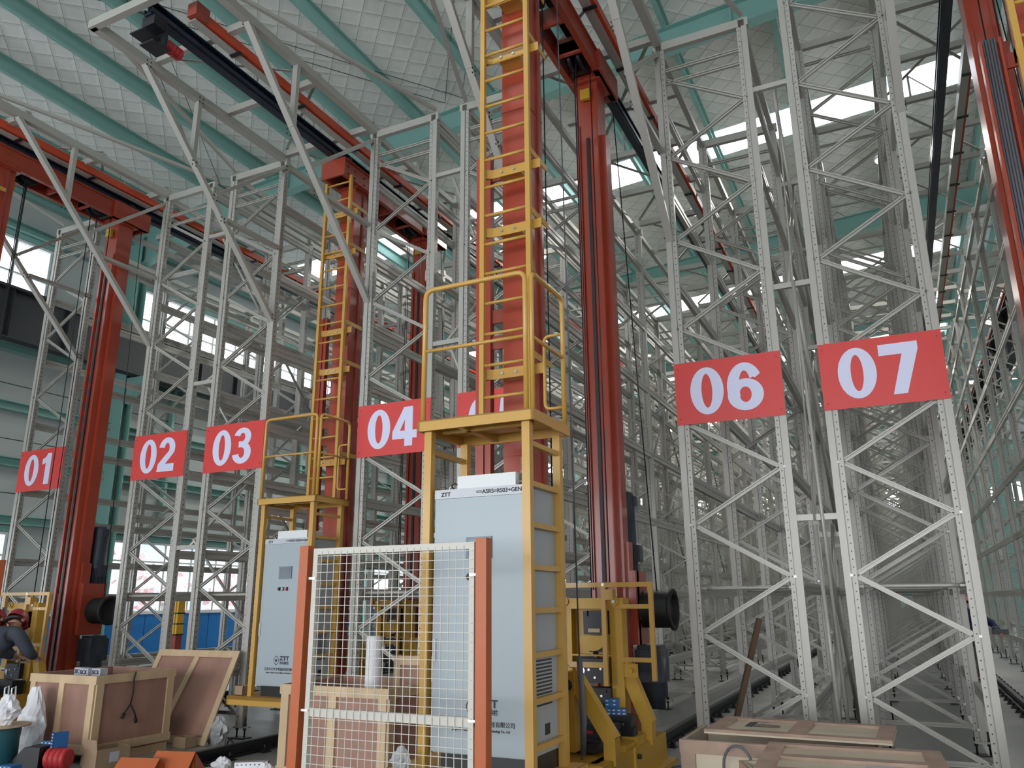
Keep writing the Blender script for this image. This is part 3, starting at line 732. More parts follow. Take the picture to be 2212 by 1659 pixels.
    # travel base
    b = MB(); b.box(-.08, .08, -.62, 3.3, .17, .50); b.box(-.16,.16,-.15,.42,.5,.56); b.box(-.16,.16,2.0,2.45,.45,.5); b.box(-.09,.09,-.66,-.62,.15,.56); p('base_beam', b, M_ORANGE)
    b = MB()
    for y in (-.6, 2.9): b.lathe((-.04, y, .28), [(.15,0),(.15,.08)], 20, 0, 'x')
    p('travel_wheel', b, M_STEEL)
    # hoist: drum, bracket, motor
    b = MB(); b.box(.24,.30,2.2,2.6,1.25,2.0); b.box(.18,.30,2.25,2.32,1.25,2.0); b.box(.14,.26,2.32,2.36,1.3,2.0); b.box(.30,.31,2.3,2.5,1.5,1.55); p('hoist_bracket', b, M_RED)
    pr = [(.10,.0),(.185,.0)]
    for k in range(13): pr += [(.19,.03+k*.022),(.178,.041+k*.022)]
    pr += [(.19,.33),(.215,.335),(.215,.36),(.165,.36),(.165,.30),(.02,.30)]
    p('rope_drum', MB().lathe((.27, 2.46, 1.60), pr, 24, 0, 'x'), M_RUB)
    b = MB(); c = (.09, 2.53, 0)
    b.lathe((c[0], c[1], 1.80), [(.08,0),(.08,.12),(.14,.12),(.14,.42),(.145,.43),(.145,.47),(.135,.48),(.135,1.02),(.12,1.07),(.03,1.08)], 20)
    for k in range(14):
        a = 2*PI*k/14; b.bar((c[0]+.14*math.cos(a), c[1]+.14*math.sin(a), 1.96), (c[0]+.14*math.cos(a), c[1]+.14*math.sin(a), 2.21), .006, .02)
    b.box(c[0]+.10, c[0]+.19, c[1]-.06, c[1]+.06, 2.1, 2.28); b.box(c[0]+.09, c[0]+.16, c[1]-.03, c[1]+.03, 2.72, 2.82)
    p('hoist_motor', b, M_MOTOR)
    b = MB(); b.lathe((.36, 2.45, .62), [(.12,0),(.12,.1),(.15,.12),(.15,.5),(.12,.56)], 16); b.box(.24,.48,2.33,2.57,1.18,1.24)
    b.box(.22,.50,2.3,2.6,.88,1.2); p('travel_motor', b, M_MOTOR)
    # ropes
    b = MB()
    for x, y, z0 in ((.03,.52,1.8),(-.08,.60,1.8),(.10,.46,.7),(.04,1.62,1.8),(-.05,1.80,1.7),(.1,1.95,1.85)):
        b.tube([(x,y,z0),(x,y,8.05+H)], .007, 5)
    b.tube([(.2,2.48,8.0+H),(.45,2.46,1.78)], .007, 5)
    p('hoist_rope', b, M_BLACK)
    return P
CPA = crane_parts(); CPB = crane_parts(.95)
CLAB = {1: 'orange red twin mast stacker crane at the left edge in front of rack 02', 2: 'orange red twin mast stacker crane between racks 03 and 04 behind the smaller grey cabinet',
        3: 'nearest orange red twin mast stacker crane with yellow ladder at picture centre', 4: 'orange red stacker crane cut off by the top right edge beside rack 07'}
for a, dy in CR.items():
    cr = thing('stacker_crane', CLAB[a], 'crane', (AX[a], CY+dy, 0), 'red stacker cranes')
    for e in (CPB if a == 4 else CPA):
        o = link(e[0], e[1], cr, e[3] if len(e) > 3 else None)
        for n2, m2, lc in e[2]: link(n2, m2, o)

# control cabinets -------------------------------------------------------
def cabinet(a, code):
    X = AX[a]; Y = CY+CR[a]
    c = thing('control_cabinet', {2: 'smaller grey control cabinet lettered RS02 left of the red fence post', 3: 'tall pale grey control cabinet lettered RS03 behind the mesh fence panel'}.get(a, 'grey control cabinet on the deck of the %s' % ('leftmost crane' if a == 1 else 'rightmost crane')), 'cabinet', (X, Y, 0), 'grey crane control cabinets')
    x0, x1, ya, yb, z0, z1 = -.165, .555, -1.085, -.56, .72, 2.47
    part('body', MB().box(x0, x1, ya, yb, z0, z1).box(x0-.004, x1+.004, ya-.002, yb, z1, z1+.012), M_CABS, c)
    part('plinth', B(x0+.05, x1-.01, ya+.03, yb-.02, .60, .72), M_BLACK, c)
    dr = part('door', B(x0, x1, ya-.022, ya-.002, z0+.01, z1-.055), M_CAB, c)
    part('header_strip', B(x0-.004, x1+.004, ya-.024, ya-.002, z1-.053, z1+.012), M_TAPE, c)
    yt = ya-.0262
    lettering('lettering', 'ZTT', .042, M_INKB, c, (x0+.05, yt, z1-.038), .0006)
    lettering('lettering', '==ASRS=RS0%s+GEN' % code, .042, M_INKB, c, (x1-.02, yt, z1-.034), .0004, 'RIGHT')
    hm = part('touch_screen', MB().box(.10-.0, .30, ya-.034, ya-.022, 1.985, 2.135), M_BEZEL, dr)
    part('screen_glass', B(.122, .272, ya-.036, ya-.034, 2.005, 2.115), M_SCREEN, dr)
    for i, (x, m_) in enumerate(((.12, M_BLACK), (.18, M_CAB), (.24, M_REDB))):
        b = MB(); b.box(x-.014, x+.014, ya-.028, ya-.022, 1.84, 1.885, 1); b.lathe((x, ya-.028, 1.862), [(.013,-.022),(.015,-.012),(.011,0)], 12, 0, 'y')
        part('push_button', b, [m_, M_BLACK], dr)
    part('door_handle', MB().box(x0+.004, x0+.028, ya-.034, ya-.022, 1.30, 1.45).box(x0+.011, x0+.021, ya-.037, ya-.034, 1.36, 1.375), M_TAPE, dr)
    # logo: nested rounded diamond with an eye, ZTT and characters
    xl_ = .145; zl = 1.02; b = MB()
    def arcpoly(s, r):
        return [(s*math.cos(t)*abs(math.cos(t))**.35, s*1.25*math.sin(t)*abs(math.sin(t))**.35) for t in [2*PI*k/24 for k in range(24)]]
    o_ = arcpoly(.043, 0); i_ = arcpoly(.036, 0)
    vs = [(xl_+u, yt+.002, zl+w) for u, w in o_]+[(xl_+u, yt+.002, zl+w) for u, w in i_]
    b.add(vs, [(k, (k+1)%24, 24+(k+1)%24, 24+k) for k in range(24)])
    b.lathe((xl_, yt+.0, zl), [(.016,0),(.016,.002)], 16, 0, 'y'); part('logo', b, M_INK, dr)
    lettering('lettering', 'ZTT', .066, M_INK, dr, (xl_+.055, yt+.002, zl+.003), .0022, sx=1.15)
    lettering('lettering', '中天科技', .036, M_INK, dr, (xl_+.055, yt+.002, zl-.042), .001)
    xc = .215
    lettering('lettering', '江苏中天华宇智能科技有限公司', .038, M_INKB, dr, (xc, yt+.002, .905), 0, 'CENTER', sx=.95)
    lettering('lettering', 'Jiangsu Zhongtian Huayu Intelligent Technology Co., Ltd.', .022, M_INKB, dr, (xc, yt+.002, .872), 0, 'CENTER', sx=.86)
    v = MB()
    for k in range(15): v.box(x1+.0, x1+.006, ya+.12, ya+.38, 1.02+k*.0235, 1.031+k*.0235, 1)
    v.box(x1, x1+.003, ya+.10, ya+.40, 1.0, 1.39); part('vent_grille', v, [M_CABS, M_GIRD], c)
    part('rating_plate', B(x1, x1+.003, ya+.26, ya+.34, .83, .90), M_INKB, c)
    b = MB(); 
    for x in (x0+.08, x1-.08): b.tube([(x+.022*math.cos(t), ya+.08, z1+.03+.022*math.sin(t)) for t in [2*PI*k/10 for k in range(11)]], .006, 6)
    part('lifting_eye', b, M_STEEL, c)
    t = part('cardboard_cover', B(x0+.16, x1-.09, ya+.02, ya+.32, z1+.012, z1+.11), M_WHITE, None, loc=(X, Y, 0))
    tag(t, 'flat white carton lying on top of the RS0%s cabinet' % code, 'box', 'white cartons on cabinets')
    b = MB(); b.lathe((x1-.055, ya+.1, z1+.012), [(.028,0),(.028,.09),(.031,.09),(.031,.12),(.028,.12),(.028,.21),(.02,.215)], 14)
    s = part('steel_can', b, M_GALV, None, loc=(X, Y, 0)); tag(s, 'upright silvery tube standing on the RS0%s cabinet corner' % code, 'tube', 'silvery tubes on cabinets')
    b = MB(); b.tube([(x0+.09, ya+.1, z1+.016), (x0+.10, ya+.04, z1+.05), (x0+.14, ya+.02, z1+.06), (x0+.18, ya+.06, z1+.03), (x0+.22, ya+.1, z1+.12)], .006, 6)
    tag(part('cable', b, M_BLACK, None, loc=(X, Y, 0)), 'short black cable looping over the RS0%s cabinet top' % code, 'cable', 'cables on cabinets')
cabinet(2, '2'); cabinet(3, '3')

# load carriages ----------------------------------------------------------
def carriage_parts():
    P = []
    def p(name, mb, mt): P.append((name, mb.mesh(name, mt)))
    # rear lifting frame facing the camera, short front stand
    for x0, x1 in ((.24, .36), (-.28, -.16)):
        b = MB(); b.box(x0, x1, 1.50, 1.66, .45, 1.70); b.box(x0-.01, x1+.01, 1.49, 1.67, .45, .50); p('side_post', b, M_YELC)
    p('stand_post', MB().box(.16, .26, .46, .60, .50, 1.12).box(.15, .27, .44, .46, .98, 1.12), M_YELC)
    for y in (.47, 1.52):
        b = MB(); b.bar((.22 if y < 1 else .34, y+.06, 1.12), (.56, y+.06, .60), .12, .11, up=(0,1,0)); b.box(.50, .60, y, y+.12, .42, .62); p('gusset_arm', b, M_YELC)
    b = MB(); b.box(-.30, .38, 1.48, 1.68, 1.62, 1.72); p('head_beam', b, M_YELC)
    for x in (-.22, .30):
        b = MB(); b.lathe((x, 1.47, 1.69), [(.045, -.01), (.045, .02)], 14, 0, 'y'); b.lathe((x, 1.45, 1.69), [(.018, -.01), (.018, .02)], 8, 1, 'y'); p('guide_roller', b, [M_YELC, M_STEEL])
    b = MB(); b.box(-.16, .24, 1.60, 1.62, 1.18, 1.62); b.box(-.16, .24, 1.50, 1.60, 1.18, 1.195); p('back_plate', b, M_YELC); p('lower_plate', MB().box(-.16, .24, 1.60, 1.62, .46, .67).box(-.16,.24,1.50,1.60,.655,.67), M_YELC)
    # guard frame in front of it
    b = MB(); y = 1.40; q = .045
    b.box(-.55, .70, y, y+q, 1.82, 1.865); b.box(.66, .70, y, y+q, .98, 1.82); b.box(.19, .235, y, y+q, .92, 1.82); b.box(-.30, -.255, y, y+q, 1.66, 1.82)
    b.box(.36, .68, y+.02, y+.06, 1.62, 1.66); b.box(.36, .68, y+.02, y+.06, 1.14, 1.18); b.box(-.16, .2, y+.02, y+.06, 1.14-.06, 1.18-.05); b.box(.235, .31, y, y+.10, 1.70, 1.80)
    p('guard_frame', b, M_YEL)
    b = MB()
    for z in (1.64, 1.16):
        for x in (.47, .52): b.lathe((x, y+.018, z), [(.009, -.004), (.009, .004)], 8, 0, 'y')
    b.box(.20, .225, y-.002, y, 1.83, 1.858); p('bolt', b, M_STEEL)
    # base
    b = MB(); b.box(-.5, .50, .30, 2.0, .40, .46); b.box(.44, .58, .22, 2.05, .22, .46); b.box(-.58, -.44, .22, 2.05, .22, .46); b.box(.50,.66,.15,2.15,.18,.22); b.box(-.5,.5,.25,.45,.22,.44); b.box(-.5,.5,1.85,2.05,.22,.44)
    b.box(.30,.56,.86,1.10,.46,.51); b.box(.30,.56,1.18,1.40,.46,.53); b.box(.58,.60,1.0,1.12,.30,.48); p('carriage_base', b, M_YELC)
    p('base_knob', MB().lathe((.60, 1.06, .40), [(.02,0),(.02,.03)], 10, 0, 'x'), M_BLACK)
    # machinery between the posts
    p('gear_housing', MB().box(-.02, .20, 1.46, 1.60, 1.38, 1.60).box(.0, .03, 1.44, 1.46, 1.55, 1.60), M_BLACK)
    p('terminal_strip', MB().box(.03, .15, 1.452, 1.46, 1.40, 1.435), M_PINE)
    pts = [(.08+.15*math.cos(t), 1.37+.14*math.sin(t)) for t in [PI+PI*k/14 for k in range(15)]]
    p('half_round_guard', MB().prism(pts, 1.42, 1.44, 0, 'xz'), M_YELC)
    for z0, z1 in ((.94, 1.16), (.70, .90)):
        b = MB(); b.box(-.08, .24, 1.44, 1.60, z0, z1); b.box(-.06,.20,1.43,1.44,z1-.04,z1-.01)
        for x, z in ((-.03,.06), (.03,.12), (.09,.05), (.15,.13)): b.lathe((x, 1.435, z0+z), [(.012,-.004),(.012,.008)], 8, 1, 'y')
        b.lathe((-.04, 1.438, (z0+z1)/2), [(.03,-.004),(.022,.004)], 14, 1, 'y'); p('bearing_block', b, [M_BLACK, M_STEEL])
    b = MB()
    for z in (1.09, .82):
        for k in range(7): b.lathe((-.17+k*.013, 1.46, z), [(.022,0),(.022,.007)], 10, 0, 'x')
        b.tube([(-.2, 1.46, z), (-.04, 1.46, z)], .008, 8)
    p('coil_spring', b, M_STEEL)
    b = MB(); b.tube([(.08,1.46,.66),(.08,1.46,.58)], .028, 10); b.box(.02,.16,1.44,1.5,.60,.65); b.tube([(.10,1.46,1.20),(.10,1.46,1.27)], .028, 10); b.box(.04,.18,1.44,1.5,1.22,1.27); p('sensor', b, M_BLACK)
    b = MB(); b.lathe((.21, .43, 1.02), [(.04,-.02),(.045,.0),(.045,.01)], 14, 0, 'y'); p('knob', b, M_BLACK)
    p('sensor_plate', MB().box(.37,.50,1.48,1.50,1.0,1.12).lathe((.44, 1.47, 1.06), [(.022,-.03),(.022,.01)], 12, 0, 'y'), M_YELC)
    for x0, x1, y0, y1, z1 in ((-.25, .44, .88, 1.06, .66), (-.15, .50, 1.20, 1.36, .70)):
        b = MB(); b.box(x0, x1, y0, y1, .51, z1-.05); b.box(x0-.01, x1+.01, y0-.01, y1+.01, z1-.05, z1); b.box(x1, x1+.02, y0+.02, y1-.02, .53, .60)
        for x in (x1-.12, x1-.07): b.lathe((x, y0-.006, z1-.07), [(.012,-.002),(.012,.006)], 10, 1, 'y')
        p('drive_unit', b, [M_BLACK, M_STEEL])
    p('warning_label', MB().box(.14, .26, .876, .878, .585, .625), M_REDB)
    p('pale_label', MB().box(.10, .138, .876, .878, .585, .625), M_TAPE)
    p('telescopic_fork', MB().box(-.5, .4, .62, .84, .48, .54).box(-.5,.4,.68,.78,.54,.56), M_BLACK)
    return P
KP = carriage_parts()
KLAB = {1: 'yellow load carriage beside the worker at the far left', 2: 'yellow load carriage seen through the mesh fence', 3: 'yellow load carriage with black drive units right of the tall cabinet', 4: 'yellow load carriage cut off by the right picture edge'}
for a, dy in CR.items():
    k = thing('load_carriage', KLAB[a], 'carriage', (AX[a], CY+dy, 0), 'yellow load carriages')
    for n2, me in KP: link(n2, me, k)

# ================================================================== MESH FENCE
fy = 4.2; fx0, fx1 = -3.47, -2.27
fc = thing('mesh_fence_panel', 'cream welded mesh fence panel in front of the tall cabinet', 'fence', (0, fy, 0))
part('top_rail', B(fx0, fx1, -.015, .015, 2.0, 2.04), M_CREAM, fc)
part('middle_rail', B(fx0, fx1, -.010, .020, 1.015, 1.065), M_CREAM, fc)
part('bottom_rail', B(fx0, fx1, -.015, .015, .12, .16), M_CREAM, fc)
for x in (fx0, fx1-.035): part('side_rail', B(x, x+.035, -.015, .015, .16, 2.0), M_CREAM, fc)
wv = MB().box(-.0018, .0018, -.019, -.015, .14, 2.02).mesh('wire', M_CREAM)
n = 23
for k in range(1, n): link('wire', wv, fc, (fx0+.02+(fx1-fx0-.04)*k/n, 0, 0))
wh = MB().box(fx0+.01, fx1-.01, -.023, -.019, -.0018, .0018).mesh('wire', M_CREAM)
for k in range(36): link('wire', wh, fc, (0, 0, .18+k*.0517))
b = MB()
for z in (.7, 1.05, 1.85):
    b.box(fx0-.04, fx0+.03, -.022, -.016, z-.007, z+.007); b.box(fx1-.03, fx1+.04, -.022, -.016, z-.007, z+.007)
part('fixing_clip', b, M_STEEL, fc)
for x, lab in ((-3.535, 'orange fence post at the left end of the mesh panel'), (-2.215, 'orange fence post at the right end of the mesh panel'), (-6.80, 'orange fence post at the left picture edge')):
    b = MB(); w = .035; b.prism([(-w,-w),(w,-w),(w,w),(-w,w)], .01, 2.05); 
    t = thing('fence_post', lab, 'post', (x, fy, 0), 'orange fence posts')
    part('post_tube', b, M_ORANGE, t); part('base_plate', B(-.08, .08, -.08, .08, 0, .01), M_ORANGE, t)
    part('post_cap', B(-.036, .036, -.036, .036, 2.05, 2.06), M_ORANGE, t)

# ================================================================== CRATES
def crate(x0, x1, y0, y1, z0, z1, label, rz=0, mb_=M_PINE, mp=M_PLY, open_=True, nv=1):
    t = thing('wooden_crate', label, 'crate', ((x0+x1)/2, (y0+y1)/2, 0), 'plywood crates', rz)
    hx, hy = (x1-x0)/2, (y1-y0)/2; w = .09; d = .022
    for s_ in (-1, 1):
        part('plywood_panel', B(-hx+d, hx-d, min(s_*hy, s_*(hy-.012)), max(s_*hy, s_*(hy-.012)), z0, z1), mp, t)
        part('plywood_panel', B(min(s_*hx, s_*(hx-.012)), max(s_*hx, s_*(hx-.012)), -hy+.012, hy-.012, z0, z1), mp, t)
        ya, yb = (hy, hy+d) if s_ > 0 else (-hy-d, -hy)
        xa, xb = (hx, hx+d) if s_ > 0 else (-hx-d, -hx)
        for zz in ((z0, z0+w), (z1-w, z1)):
            part('batten', B(-hx-d, hx+d, ya, yb, *zz), mb_, t); part('batten', B(xa, xb, -hy, hy, *zz), mb_, t)
        for k in range(nv+2):
            xx = -hx+(2*hx-w)*k/(nv+1); part('batten', B(xx, xx+w, ya, yb, z0+w, z1-w), mb_, t)
        for yy in (-hy, hy-w): part('batten', B(xa, xb, yy, yy+w, z0+w, z1-w), mb_, t)
    part('crate_bottom', B(-hx, hx, -hy, hy, z0-.02, z0), mp, t)
    for xx in (-hx, -.05, hx-.1): part('skid', B(xx, xx+.1, -hy, hy, 0, z0-.02), mb_, t)
    return t
crate(-9.35, -8.25, 6.39, 7.45, .11, .92, 'large open reddish plywood crate at the left with a black plug cable hanging out')
crate(-5.60, -4.37, 6.42, 7.35, .11, .93, 'open reddish plywood crate seen behind the mesh fence')
# small board leaning in the crate behind the fence
bd = thing('wooden_board', 'small battened plywood board standing in the crate behind the fence', 'board', (-4.62, 7.27, .11), None)
part('plywood_panel', B(-.22, .2, -.01, 0, .0, 1.02), M_PLY, bd)
for bx in ((-.25,-.17,0,1.05), (.16,.23,0,1.05), (-.17,.16,.96,1.05)): part('batten', B(bx[0], bx[1], -.03, -.01, bx[2], bx[3]), M_PINE, bd)
# leaning crate side against rack 03
lp = thing('crate_side_panel', 'battened plywood crate side leaning on rack 03 behind the crate', 'panel', (-8.72, 7.80, 0))
lp.rotation_euler = (math.radians(-24), 0, 0)
part('plywood_panel', B(-.72, .72, 0, .012, 0, 1.16), M_PLY, lp)
for bx in ((-.74,-.65,0,1.18),(.65,.74,0,1.18),(-.65,.65,1.09,1.18),(-.65,.65,0,.09)): part('batten', B(bx[0], bx[1], -.02, 0, bx[2], bx[3]), M_PINE, lp)
b = MB(); b.bar((-.10, -.01, .09), (.02, -.01, 1.09), .09, .02, up=(0,1,0)); part('batten', b, M_PINE, lp)
# crates bottom right with lids
crate(-1.62, -.32, 6.25, 7.0, .08, .70, 'long low wooden crate in front of rack 06 under a loose lid', 0, M_PLYP, M_PLYL, nv=1)
crate(-1.02, .12, 5.35, 6.05, .08, .66, 'nearer low wooden crate cut off by the bottom edge below the second lid', math.radians(22), M_PLYP, M_PLYL, nv=1)
def lid(label, cx, cy, z, lx, ly, rz, stencil):
    t = thing('battened_board', label, 'lid', (cx, cy, z), 'loose crate lids', rz)
    part('plywood_panel', B(-lx/2, lx/2, -ly/2, ly/2, 0, .012), M_PLYL, t)
    for bx in ((-lx/2, -lx/2+.11, -ly/2, ly/2), (lx/2-.11, lx/2, -ly/2, ly/2), (-lx/2+.11, lx/2-.11, -ly/2, -ly/2+.09), (-lx/2+.11, lx/2-.11, ly/2-.09, ly/2)):
        part('batten', B(bx[0], bx[1], bx[2], bx[3], .012, .032), M_PLYP, t)
    part('batten', B(-.06, .06, -ly/2+.09, ly/2-.09, .012, .032) if stencil else B(-lx/2+.11, lx/2-.11, -.05, .05, .012, .032), M_PLYP, t)
    if stencil:
        s_ = MB(); s_.box(-.42, -.36, .0, .25, .0125, .0135); s_.box(-.36,-.16,.02,.05,.0125,.0135); s_.box(-.36,-.16,.08,.10,.0125,.0135); s_.box(-.36,-.18,.13,.15,.0125,.0135); s_.box(-.4,-.28,.27,.3,.0125,.0135)
        part('stencil_mark', s_, M_GIRD, t)
    else: part('blue_stain', B(lx/2-.45, lx/2-.14, -ly/2+.32, -ly/2+.52, .0125, .0132), M_TAPE, t)
lid('pale battened crate lid with grey stencil marks lying on the long crate', -.83, 6.70, .735, 1.28, .74, math.radians(-1.5), True)
lid('pale battened crate lid nearest the bottom edge', -.42, 5.62, .72, 1.05, .95, math.radians(3), False)
b = MB(); b.tube([(-1.25+.16*math.cos(t)+.1*(t/PI), 6.05+.04*t, .50+.2*math.sin(t)) for t in [PI-PI*1.15*k/14 for k in range(15)]], .010, 8)
tag(part('hose', b, M_GREYC, None), 'grey cable arching over the crates at the bottom right', 'cable')

# loose objects -----------------------------------------------------------
# black plug cable over the crate
pts = [(-8.66, 6.36, .92), (-8.655, 6.345, .80), (-8.67, 6.34, .62), (-8.69, 6.34, .50), (-8.69, 6.335, .42)]
b = MB(); b.tube([(-8.19, 6.85, .935), (-8.21, 6.85, .86), (-8.215, 6.86, .70), (-8.21, 6.84, .58)], .009, 6); b.tube([(-8.21, 6.84, .58), (-8.21, 6.76, .48)], .009, 6); b.tube([(-8.21, 6.84, .58), (-8.21, 6.92, .46), (-8.21,6.93,.40)], .009, 6); b.tube([(-8.21, 6.77, .49), (-8.21, 6.74, .44)], .018, 8); b.tube([(-8.21,6.93,.42),(-8.21,6.94,.37)], .018, 8)
tag(part('plug_cable', b, M_RUB, None), 'black forked plug cable hanging down the large crate side', 'cable')
for k, (x, y) in enumerate(((-8.95, 6.72), (-8.78, 6.66), (-8.62, 6.70))):
    t = thing('taped_carton', 'carton with SICK printed tape poking out of the large crate, %s' % ('leftmost of three', 'middle of three', 'rightmost of three')[k], 'box', (x, y, .11), 'cartons with SICK tape')
    part('carton', B(-.075, .075, -.05, .05, 0, .86), M_TAPE, t)
    lettering('lettering', 'SICK', .06, M_INK, t, (-.065, -.052, .80), .001)
# rope/cable drum with wood disc
dr = thing('cable_drum', 'dark teal cable drum with a round wooden flange at the lower left', 'drum', (-8.78, 5.72, 0))
part('drum_body', MB().lathe((0,0,.02), [(.19,0),(.2,.02),(.19,.15),(.195,.16),(.19,.30),(.2,.42),(.19,.44)], 24), M_DRUMT, dr)
part('wood_flange', MB().lathe((0,0,.46), [(.28,0),(.28,.015)], 28), M_BOARD, dr)
def bag(name, c, rx, ry, h, label, mt=M_BAG, handles=False, seed=1):
    rr = random.Random(seed); b = MB(); n = 18; pr = []
    rows = 9; vs = []
    for i in range(rows):
        t = i/(rows-1); r = math.sin(min(1, t*1.0+.25)*PI*.5)*(1-.75*max(0, t-.45)/.55) if True else 1
        for k in range(n):
            a = 2*PI*k/n; j = 1+rr.uniform(-.17, .17)+.08*math.sin(a*5+i*1.7)
            vs.append((c[0]+rx*r*j*math.cos(a), c[1]+ry*r*j*math.sin(a), c[2]+h*t+(rr.uniform(-.01,.01) if i else 0)))
    fs = [(i*n+k, i*n+(k+1)%n, (i+1)*n+(k+1)%n, (i+1)*n+k) for i in range(rows-1) for k in range(n)]+[tuple(range(n-1,-1,-1)), tuple(range((rows-1)*n, rows*n))]
    b.add(vs, fs, 0, False)
    if handles:
        for s_ in (-1, 1): b.tube([(c[0]+s_*rx*.35-.02, c[1], c[2]+h*.9), (c[0]+s_*rx*.35-.03, c[1], c[2]+h*1.2), (c[0]+s_*rx*.35+.03, c[1], c[2]+h*1.28), (c[0]+s_*rx*.35+.05, c[1], c[2]+h*.9)], .008, 6)
    return tag(part(name, b, mt, None), label, 'bag')
bag('plastic_bag', (-8.72, 5.72, .476), .17, .13, .30, 'white carrier bag with handles sitting on the cable drum', handles=True, seed=2)
bag('plastic_sack', (-8.98, 6.20, 0), .24, .12, .80, 'tall white plastic sack leaning beside the large crate', seed=5)
bag('bubble_wrap_bundle', (-8.0, 7.98, 0), .22, .14, .33, 'crumpled clear bubble wrap beside the leaning crate side', M_FOAM, seed=8)
bag('plastic_bag', (-3.14, 4.79, .60), .085, .06, .17, 'crumpled translucent bag tied on the deck edge left of the tall cabinet', M_FOAM, seed=11)
# cardboard boxes
def carton(x, y, w, d, h, rz, label, flap=True, mt=M_CARD, z=0, name='cardboard_box'):
    t = thing(name, label, 'box', (x, y, z), None, rz)
    b = MB(); q = .006; b.box(-w/2, w/2, -d/2, -d/2+q, 0, h); b.box(-w/2, w/2, d/2-q, d/2, 0, h); b.box(-w/2, -w/2+q, -d/2, d/2, 0, h); b.box(w/2-q, w/2, -d/2, d/2, 0, h); b.box(-w/2, w/2, -d/2, d/2, 0, q)
    part('carton_body', b, mt, t)
    if flap: part('flap', MB().bar((0, -d/2, h), (0, -d/2-.02, h+.1), w, .005, up=(0,1,0)), mt, t); part('paper_label', B(w/2, w/2+.002, -.05, .06, h*.3, h*.8), M_TAPE, t)
    return t
carton(-8.02, 6.45, .24, .40, .20, math.radians(-4), 'open cardboard box with a paper label in front of the large crate')
carton(-8.16, 7.64, .24, .16, .13, math.radians(-3), 'low brown carton between large crate and leaning panel', False)
carton(AX[2]-.42, CY+CR[2]-1.05, .14, .12, .11, 0, 'small brown carton on the left corner of the yellow deck', False, z=.60)
# blue printed cartons
def blue_box(x, y, z, w, d, h, rz, label, rx=0):
    t = thing('blue_carton', label, 'box', (x, y, z), 'blue and white printed cartons', rz); t.rotation_euler[0] = rx
    part('carton_body', B(-w/2, w/2, -d/2, d/2, 0, h), M_BLUBOX, t)
    st = MB(); k = 0
    rows = max(2, int(h/.03)); cols = max(2, int(w/.045))
    for i in range(rows):
        for j in range(cols):
            xx = -w/2+.01+j*w/cols; zz = .008+i*h/rows; st.box(xx, xx+.022, -d/2-.0015, -d/2, zz, zz+.010)
    part('print_mark', st, M_WHITE, t, kind='stuff')
    return t
blue_box(-8.42, 6.02, .12, .20, .06, .17, .15, 'blue and white carton standing open, left of the pair by the crate', -.25)
blue_box(-8.27, 6.05, .12, .03, .16, .27, -.3, 'dark blue carton flap standing beside the printed carton', 0)
blue_box(-8.12, 5.45, .0, .16, .12, .18, .1, 'small blue and white carton in the bottom left corner beside the drum')
blue_box(AX[3]+.30, CY+1.30, .70, .13, .05, .13, .25, 'upright blue and white carton on the carriage of the nearest crane')
blue_box(AX[3]+.36, CY+1.25, .70, .18, .09, .055, .25, 'low blue and white carton on the carriage drive unit')
blue_box(AX[3]+.10, CY+1.26, .70, .10, .06, .075, .2, 'leftmost blue and white carton on the carriage drive unit')
# red buffer with black bracket, lower left
bu = thing('rubber_buffer', 'red ribbed rubber buffer on a black bracket at the bottom left', 'buffer', (-8.32, 5.98, -.0), None, .30)
b = MB(); pr = []
for k in range(4): pr += [(.085, k*.06), (.105, k*.06+.015), (.105, k*.06+.045), (.085, k*.06+.06)]
part('ribbed_rubber', MB().lathe((.0, 0, .14), pr, 18, 0, 'x'), M_BUF, bu)
part('bracket', MB().prism([(-.45,0),(-.02,0),(-.02,.26),(-.2,.26)], -.12, .12, 0, 'xz'), M_BLACK, bu)
# orange steel brackets
for k, (x, y, h) in enumerate(((-6.85, 5.90, .26), (-6.62, 6.12, .30))):
    t = thing('steel_bracket', 'folded orange steel bracket, %s of the pair on the floor' % ('front one', 'rear one')[k], 'bracket', (x, y, 0), 'orange steel brackets', .25)
    b = MB(); b.box(-.22, .20, 0, .01, .0, h); b.prism([(-.0,0),(.32,0),(.0,h)], -.22, -.21, 0, 'yz'); b.prism([(-.0,0),(.32,0),(.0,h)], .19, .20, 0, 'yz')
    vs = [(-.3,-.12,0),(.12,-.12,0),(.2,0,h),(-.22,0,h)]
    b.add([(-.3,-.16,0),(.16,-.16,0),(.20,0,h),(-.22,0,h),(-.3,-.15,0),(.16,-.15,0),(.20,.01,h),(-.22,.01,h)], [(0,1,2,3),(7,6,5,4),(0,4,5,1),(1,5,6,2),(2,6,7,3),(3,7,4,0)])
    part('folded_plate', b, M_ORANGE, t)
# tool case with bags and perforated channel
tc_ = thing('tool_case', 'flat silvery tool case on the floor left of the fence', 'case', (-6.28, 6.40, 0), None, .30)
part('case_body', B(-.26, .26, -.18, .18, 0, .10), M_GALV, tc_); part('case_latch', B(-.05, .05, -.19, -.18, .03, .07), M_BLACK, tc_)
bag('bag_of_bolts', (-6.32, 6.42, .10), .13, .09, .12, 'crumpled clear bag of parts on the silvery case', M_BAG, seed=14)
pc = thing('perforated_channel', 'short perforated steel channel lying on the tool case', 'channel', (-6.05, 6.55, .10), None, .55)
b = MB(); b.box(-.16,.16,-.04,-.036,0,.08); b.box(-.16,.16,-.04,.04,.076,.08); b.box(-.16,.16,.036,.04,0,.08); part('channel', b, M_GALV, pc)
b = MB()
for k in range(7): b.box(-.14+k*.042,-.125+k*.042,-.0415,-.04,.05,.06)
part('slot', b, M_BLACK, pc)
